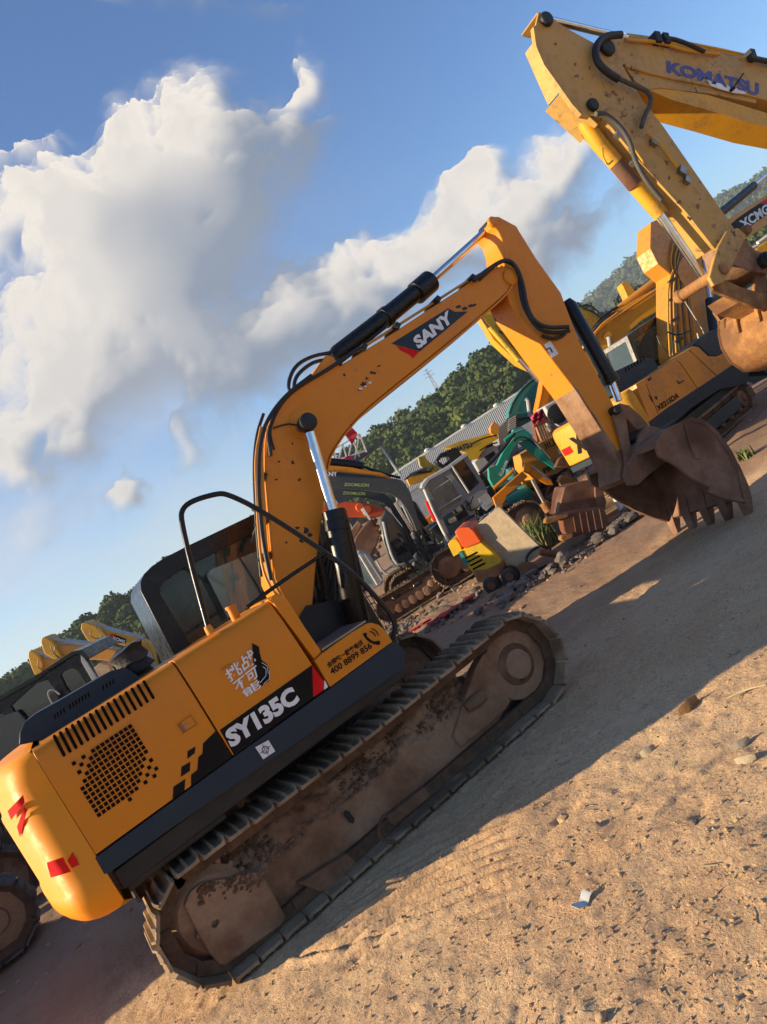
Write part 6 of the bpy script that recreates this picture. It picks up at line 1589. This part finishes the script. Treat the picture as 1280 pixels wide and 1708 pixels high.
    for (px_, py_, n, h) in ((885,900,360,.55),(858,905,120,.35),(905,890,160,.45),(720,1010,60,.15),(1240,745,60,.15)):
        g0 = ground(px_+8, py_+18)
        for i in range(n):
            a = rng.uniform(0, 6.28); rr = rng.uniform(0, .45)*(h/.5); b = Vector((g0.x+math.cos(a)*rr, g0.y+math.sin(a)*rr, 0)); L = h*rng.uniform(.5, 1.1); ln = Vector((rng.gauss(0, .25), rng.gauss(0, .25), 0))*L
            w = Vector((math.cos(a+1), math.sin(a+1), 0))*.012; m1 = b + ln*.35 + Vector((0, 0, L*.6)); t_ = b+ln+Vector((0, 0, L))
            mb.add([b-w, b+w, m1+w*.8, m1-w*.8, t_], [(0, 1, 2, 3), (3, 2, 4)])
    tag(mb.build('weeds', M['weed'], smooth=False), 'green grass and weeds growing through the scrap', 'weeds', kind='stuff')
    # red cloths on the ground
    for q, s, lb in (((756,1024), 1.0, 'red cloth lying on the dark soil behind the far track'), ((704,1050), .45, 'small red rag on the soil nearest the far track')):
        g = ground(*q); rg = random.Random(3); vs = []; n = 9; ex = Vector((math.cos(R(-22)), math.sin(R(-22)), 0)); ey = Vector((-ex.y, ex.x, 0))
        for i in range(n+1):
            for j in range(5): vs.append(g + ex*(i/n-.5)*.85*s + ey*(j/4-.5)*.22*s*(1-.4*math.sin(i*1.4)) + Vector((0, 0, .05 + .03*rg.random())))
        fs = [(i*5+j, (i+1)*5+j, (i+1)*5+j+1, i*5+j+1) for i in range(n) for j in range(4)]; m = len(vs)
        mb = MB(); mb.add(vs+[v+Vector((0, 0, .012)) for v in vs], fs+[tuple(a+m for a in f[::-1]) for f in fs]); tag(mb.build('cloth', M['cloth'], origin=g), lb, 'cloth')
def weedmat():
    m, t, b, o = new_mat('weed_blades'); n = t.noise(o, 4, 3); t.put(b.inputs['Base Color'], t.mix(t.ramp(n, .35, .65), (.05, .09, .02), (.17, .19, .06))); b.inputs['Roughness'].default_value = .8; return m
M['weed'] = weedmat()
build_scrap()

# -- shed, crane boom with flag, pylon
def build_structures():
    P = PD(46)
    root = thing('shed', 'long low shed with a pale ribbed metal roof below the wooded hill', 'building', foot(P, (760,740)))
    a, b = P.pt((655,797), 0), P.pt((900,637), 0); c, d = P.pt((660,830), -6), P.pt((915,660), -6)
    c.z = a.z-1.3; d.z = b.z-1.3
    mb = MB(); mb.slab([a, b, d, c], Vector((0, 0, -.08))); rf = mb.build('roof', M['roofsheet'], root)
    mb = MB(); n = 90
    for i in range(n+1): p = a+(b-a)*i/n; q = c+(d-c)*i/n; mb.tube([p+Vector((0,0,.05)), q+Vector((0,0,.05))], .06, 4)
    mb.build('roof_ribs', M['roofsheet'], rf)
    for k, (p, q) in enumerate(((a, b), (c, d))):
        mb = MB(); mb.slab([p+Vector((0,0,-.12)), q+Vector((0,0,-.12)), Vector((q.x,q.y,0)), Vector((p.x,p.y,0))], P.n*.15); mb.build('wall', M['silver'], root)
    mb = MB(); mb.tube([a+Vector((0,0,.12)), b+Vector((0,0,.12))], .12, 6); mb.build('ridge_cap', M['whitepaint'], rf)
    mb = MB()
    for t in (.25, .5, .72): p = a*(1-t)+b*t; mb.lathe(p, (0, 0, 1), [(0, .1), (.2, .1), (.24, .2), (.32, .17), (.38, .06)], 12)
    mb.build('roof_vent', M['whitepaint'], rf)
    # lattice crane boom with flag
    P = PD(32)
    root = thing('crane', 'lattice crane jib with pale bars slanting up behind the big orange boom', 'crane', foot(P, (600,850)))
    part(root, 'jib_chord', 'greypaint', P, [(560,788),(577,772),(634,739),(637,742),(600,768),(572,792)], 0, .6, bevel=.02)
    mb = MB()
    A_ = [(548,768),(556,752),(573,742),(590,733),(602,750),(610,757)]; runs = [[(545,772),(556,750)],[(556,750),(600,724)],[(600,724),(612,754)],[(556,750),(568,782)],[(572,741),(582,774)],[(572,741),(562,778)],[(588,731),(580,770)],[(588,731),(600,762)],[(600,724),(592,766)],[(540,775),(610,752)]]
    for k in (0, .5):
        for r_ in runs: mb.tube([P.pt(q, k) for q in r_], .035, 5)
    mb.build('lattice', M['whitepaint'], root)
    mb = MB(); mb.rock(P.pt((581,769), -.1), .22, 2.2, 2, .9); mb.build('red_ball', M['cloth'], root)
    tub(root, 'stay_pole', 'silver', [([(633,742),(668,792)], .2, .05)], 6, 0, P); 
    mb = MB(); mb.tube([P.pt((545,800), .3), Vector((P.pt((545,800), .3).x, P.pt((545,800), .3).y, 0))], .3, 8); mb.build('mast', M['greypaint'], root)
    part(root, 'jib_foot', 'greypaint', P, [(540,812),(545,798),(572,786),(566,800)], .1, .5)
    n = 7; vs = []
    for i in range(n+1):
        for j in range(n+1):
            q = Vector((584,709))*(1-i/n)*(1-j/n) + Vector((597,723))*(i/n)*(1-j/n) + Vector((588,742))*(i/n)*(j/n) + Vector((573,722))*(1-i/n)*(j/n); vs.append(P.pt(q, -.2+.12*math.sin(i*1.3+j*.8)))
    m = n+1; fs = [(i*m+j, (i+1)*m+j, (i+1)*m+j+1, i*m+j+1) for i in range(n) for j in range(n)]
    mb = MB(); mb.add(vs + [v+P.n*.02 for v in vs], fs + [tuple(a_+m*m for a_ in f[::-1]) for f in fs]); tag(mb.build('flag', M['cloth'], origin=P.pt((585,725))), 'red flag flying from the lattice crane jib', 'flag')
    # pylon on the hill
    P = PD(185)
    root = thing('pylon', 'thin lattice power pylon standing on the ridge of the wooded hill', 'pylon', P.pt((737,652)))
    mb = MB(); base = P.pt((737,655)); top = P.pt((710,616)); H_ = top.z-base.z; base.x, base.y = top.x, top.y
    cr = lambda z, w: [base + P.d*sx*w + P.n*sy*w + Vector((0, 0, z)) for sx, sy in ((-1,-1),(1,-1),(1,1),(-1,1))]
    lv = [(0, .55), (.2, .46), (.4, .38), (.58, .3), (.74, .22), (.88, .14), (1, .04)]
    for (z0, w0), (z1, w1) in zip(lv[:-1], lv[1:]):
        A1, B1 = cr(z0*H_, w0), cr(z1*H_, w1)
        for k in range(4): mb.tube([A1[k], B1[k]], .05, 4); mb.tube([A1[k], B1[(k+1) % 4]], .03, 4); mb.tube([A1[(k+1) % 4], B1[k]], .03, 4)
    mb.build('lattice_mast', M['silver'], root)
    mb = MB()
    for z, w in ((.72, 1.3), (.86, 1.1), (.97, .7)): mb.tube([base-P.d*w+Vector((0, 0, z*H_)), base+P.d*w+Vector((0, 0, z*H_))], .06, 4)
    mb.build('cross_arm', M['silver'], root)
build_structures()

# -- machines behind the counterweight, left edge
def build_left():
    P = PD(10.2)
    r = thing('excavator', 'black cabbed excavator close behind the big counterweight at the left edge', 'excavator', foot(P, (40,1500)))
    outer = [(-60,1202),(0,1166),(60,1132),(120,1092),(134,1089),(146,1101),(168,1142),(150,1170),(90,1215),(50,1260),(30,1300),(-60,1340)]
    w1 = [(101,1127),(106,1120),(122,1114),(129,1118),(143,1143),(122,1160),(112,1150)]; w2 = [(18,1178),(60,1140),(80,1134),(90,1150),(96,1172),(60,1200),(40,1215)]; w3 = [(-50,1215),(4,1190),(34,1210),(50,1232),(34,1262),(-50,1310)]
    cb = part(r, 'cab', 'black', P, outer, 0, .07, [w1, w2, w3], .02)
    part(cb, 'far_side', 'black', P, outer, .95, .05, [w1, w2])
    part(cb, 'roof_shell', 'black', P, [(-60,1196),(0,1160),(60,1127),(120,1087),(136,1084),(150,1098),(144,1102),(133,1091),(121,1095),(62,1135),(2,1169),(-60,1205)], -.05, 1.1, bevel=.02)
    for w, mt in ((w1, 'darkglass'), (w2, 'darkglass'), (w3, 'darkglass')): part(cb, 'side_window', mt, P, w, .03, .006)
    part(cb, 'grey_panel', 'greypaint', P, [(-50,1222),(0,1196),(30,1186),(42,1200),(56,1236),(30,1250),(20,1290),(-50,1300)], -.03, .03, bevel=.005)
    part(cb, 'rear_post', 'silver', P, [(134,1090),(140,1096),(166,1140),(160,1146),(136,1104)], -.03, .05, bevel=.004)
    tub(cb, 'mirror_frame', 'silver', [([(90,1178),(80,1160),(81,1152),(90,1150),(100,1158)], -.12, .012)], 6, 1, P)
    part(cb, 'mirror', 'dark', P, [(80,1163),(90,1154),(98,1160),(102,1174),(90,1182)], -.10, .03)
    mb = MB()
    for i in range(20):
        q = Vector((104+random.uniform(-10, 14), 1155+random.uniform(-8, 8))); mb.rock(P.pt(q, random.uniform(.1, .35)), random.uniform(.03, .07), i*2.2, 1, .8)
    mb.build('bundled_rags', M['rust'], cb)
    mb = MB()
    for i in range(9): mb.tube([P.pt((-30+9*i, 1330+5*i), .3), P.pt((-5+7*i, 1380-2*i), .3), P.pt((10+6*i, 1420-3*i), .4)], .03, 7)
    mb.build('machinery_hose', M['rubber'], r)
    part(r, 'deck', 'black', P, [(-80,1360),(10,1300),(60,1280),(120,1290),(120,1380),(20,1440),(-80,1480)], .3, 1.6, bevel=.05)
    part(r, 'reflector_box', 'redpaint', P, [(0,1459),(10,1452),(15,1465),(4,1472)], -.1, .1); part(r, 'reflector_box', 'redpaint', P, [(16,1451),(24,1446),(28,1452),(20,1459)], -.1, .1)
    g = ground(8, 1640); T = TR((g.x-.9, g.y+.5, 0), 0)
    track_unit(r, T, -2.6, .42, 1.0, .42, .37, 0, .5, 42, False, .04, ('greytrack', 'chain', 'mudsteel')); mb = MB(T); mb.box((-.8, .25, .43), (2.9, .3, .36)); mb.build('track_frame', M['mudsteel'], r, .02)
    track_unit(r, T, -2.6, .42, 1.0, .42, .37, 2.0, .5, 42, False, .04, ('greytrack', 'chain', 'mudsteel'))
    # three raised booms further back
    grp = None
    Q = PD(24)
    r = thing('excavator', 'golden excavator boom with red and white maker panel, rightmost of three behind the hood', 'excavator', foot(Q, (250,1130)))
    b = part(r, 'boom', 'yellow', Q, [(152,1060),(166,1049),(200,1056),(240,1067),(252,1078),(262,1110),(285,1150),(262,1140),(244,1095),(226,1082),(214,1079),(186,1071),(168,1066)], .1, .4, bevel=.02)
    part(r, 'arm', 'yellow', Q, [(135,1049),(136,1040),(144,1038),(166,1047),(178,1062),(182,1078),(172,1080),(154,1075),(143,1064)], .0, .6, bevel=.02)
    part(b, 'logo_panel', 'ink', Q, [(184,1066),(190,1058),(211,1066),(210,1074),(203,1073)], .08, .01); part(b, 'logo_corner', 'red', Q, [(179,1063),(186,1057),(192,1059),(190,1066)], .07, .01)
    text_px('XCMG', Q, [(187,1066),(208,1073),(210,1068),(189,1061)], .08, b, M['white'], 'boom_lettering', .04, .02)
    tub(r, 'arm_cylinder', 'silver', [([(142,1038),(172,1047)], .2, .06), ([(172,1047),(240,1066)], .2, .09)], 10, 0, Q)
    tub(r, 'hose', 'rubber', [([(152,1052),(150,1060),(160,1066),(172,1062)], -.05, .014), ([(160,1046),(168,1056),(168,1068),(176,1074)], -.05, .014)], 6, 1, Q)
    tub(r, 'boom_cylinder', 'silver', [([(246,1086),(262,1120)], -.1, .07)], 8, 0, Q)
    carrier(r, tuple(Q.pt((275,1170), 1.0))[:2]+(0,), 200, .8, 'gold')
    Q = PD(21)
    r = thing('excavator', 'dusty yellow excavator boom lying level, middle one of the three behind the hood', 'excavator', foot(Q, (180,1160)))
    b = part(r, 'boom', 'gold', Q, [(90,1082),(97,1077),(120,1076),(170,1080),(200,1086),(225,1100),(240,1130),(222,1128),(206,1112),(190,1103),(150,1100),(112,1094),(96,1092)], .1, .4, bevel=.02)
    part(r, 'arm', 'yellow', Q, [(68,1072),(70,1064),(78,1063),(90,1074),(97,1086),(104,1098),(90,1100),(74,1090)], 0, .6, bevel=.02)
    tub(r, 'arm_cylinder', 'silver', [([(76,1064),(110,1070)], .2, .05), ([(110,1070),(190,1080)], .2, .09)], 10, 0, Q)
    tub(r, 'hose', 'rubber', [([(84,1075),(88,1088),(98,1096),(104,1100)], -.05, .012), ([(92,1078),(90,1090),(98,1098)], -.05, .012)], 6, 1, Q)
    part(r, 'cab', 'cream', Q, [(150,1120),(166,1106),(182,1108),(190,1126),(170,1140),(158,1138)], .5, .8, bevel=.03)
    carrier(r, tuple(Q.pt((220,1190), 1.2))[:2]+(0,), 200, .62, 'oldyellow', 'cream')
    Q = PD(24)
    r = thing('excavator', 'yellow excavator arm tip showing over the black cab roof, leftmost of the three booms', 'excavator', foot(Q, (70,1180)))
    part(r, 'arm', 'yellow', Q, [(47,1095),(48,1087),(54,1085),(66,1096),(72,1108),(70,1122),(58,1126),(52,1112)], 0, .6, bevel=.02)
    part(r, 'boom', 'gold', Q, [(64,1102),(74,1097),(100,1102),(130,1116),(120,1130),(90,1120),(68,1116)], .1, .4, bevel=.02)
    tub(r, 'arm_cylinder', 'silver', [([(52,1086),(76,1093)], .2, .05), ([(76,1093),(110,1104)], .2, .09)], 10, 0, Q)
    tub(r, 'hose', 'rubber', [([(64,1100),(62,1112),(72,1118)], -.05, .014)], 6, 1, Q)
    carrier(r, tuple(Q.pt((150,1230), 1.0))[:2]+(0,), 200, .62, 'oldyellow')
M['greytrack'] = rough_mat('grey_track_steel', (0.10, 0.085, 0.075), (0.15, 0.125, 0.105), 7, 0.85, 0.8, 0.012, (0.07, 0.055, 0.045))
build_left()

# ------------------------------------------------------------ air
def build_haze(dens):
    mb = MB(); mb.box((300, 300, 70), (3700, 3700, 142)); o = mb.build('haze', M['white'], smooth=False); o['kind'] = 'stuff'
    m = bpy.data.materials.new('haze_air'); m.use_nodes = True; t = NT(m.node_tree); t.n.clear()
    out = t.node('ShaderNodeOutputMaterial'); v = t.node('ShaderNodeVolumePrincipled'); v.inputs['Color'].default_value = (.80, .88, 1, 1); v.inputs['Density'].default_value = dens; v.inputs['Anisotropy'].default_value = .2
    t.l.new(v.outputs[0], out.inputs['Volume']); o.data.materials[0] = m
HAZE = 0.0004
if HAZE: build_haze(HAZE)
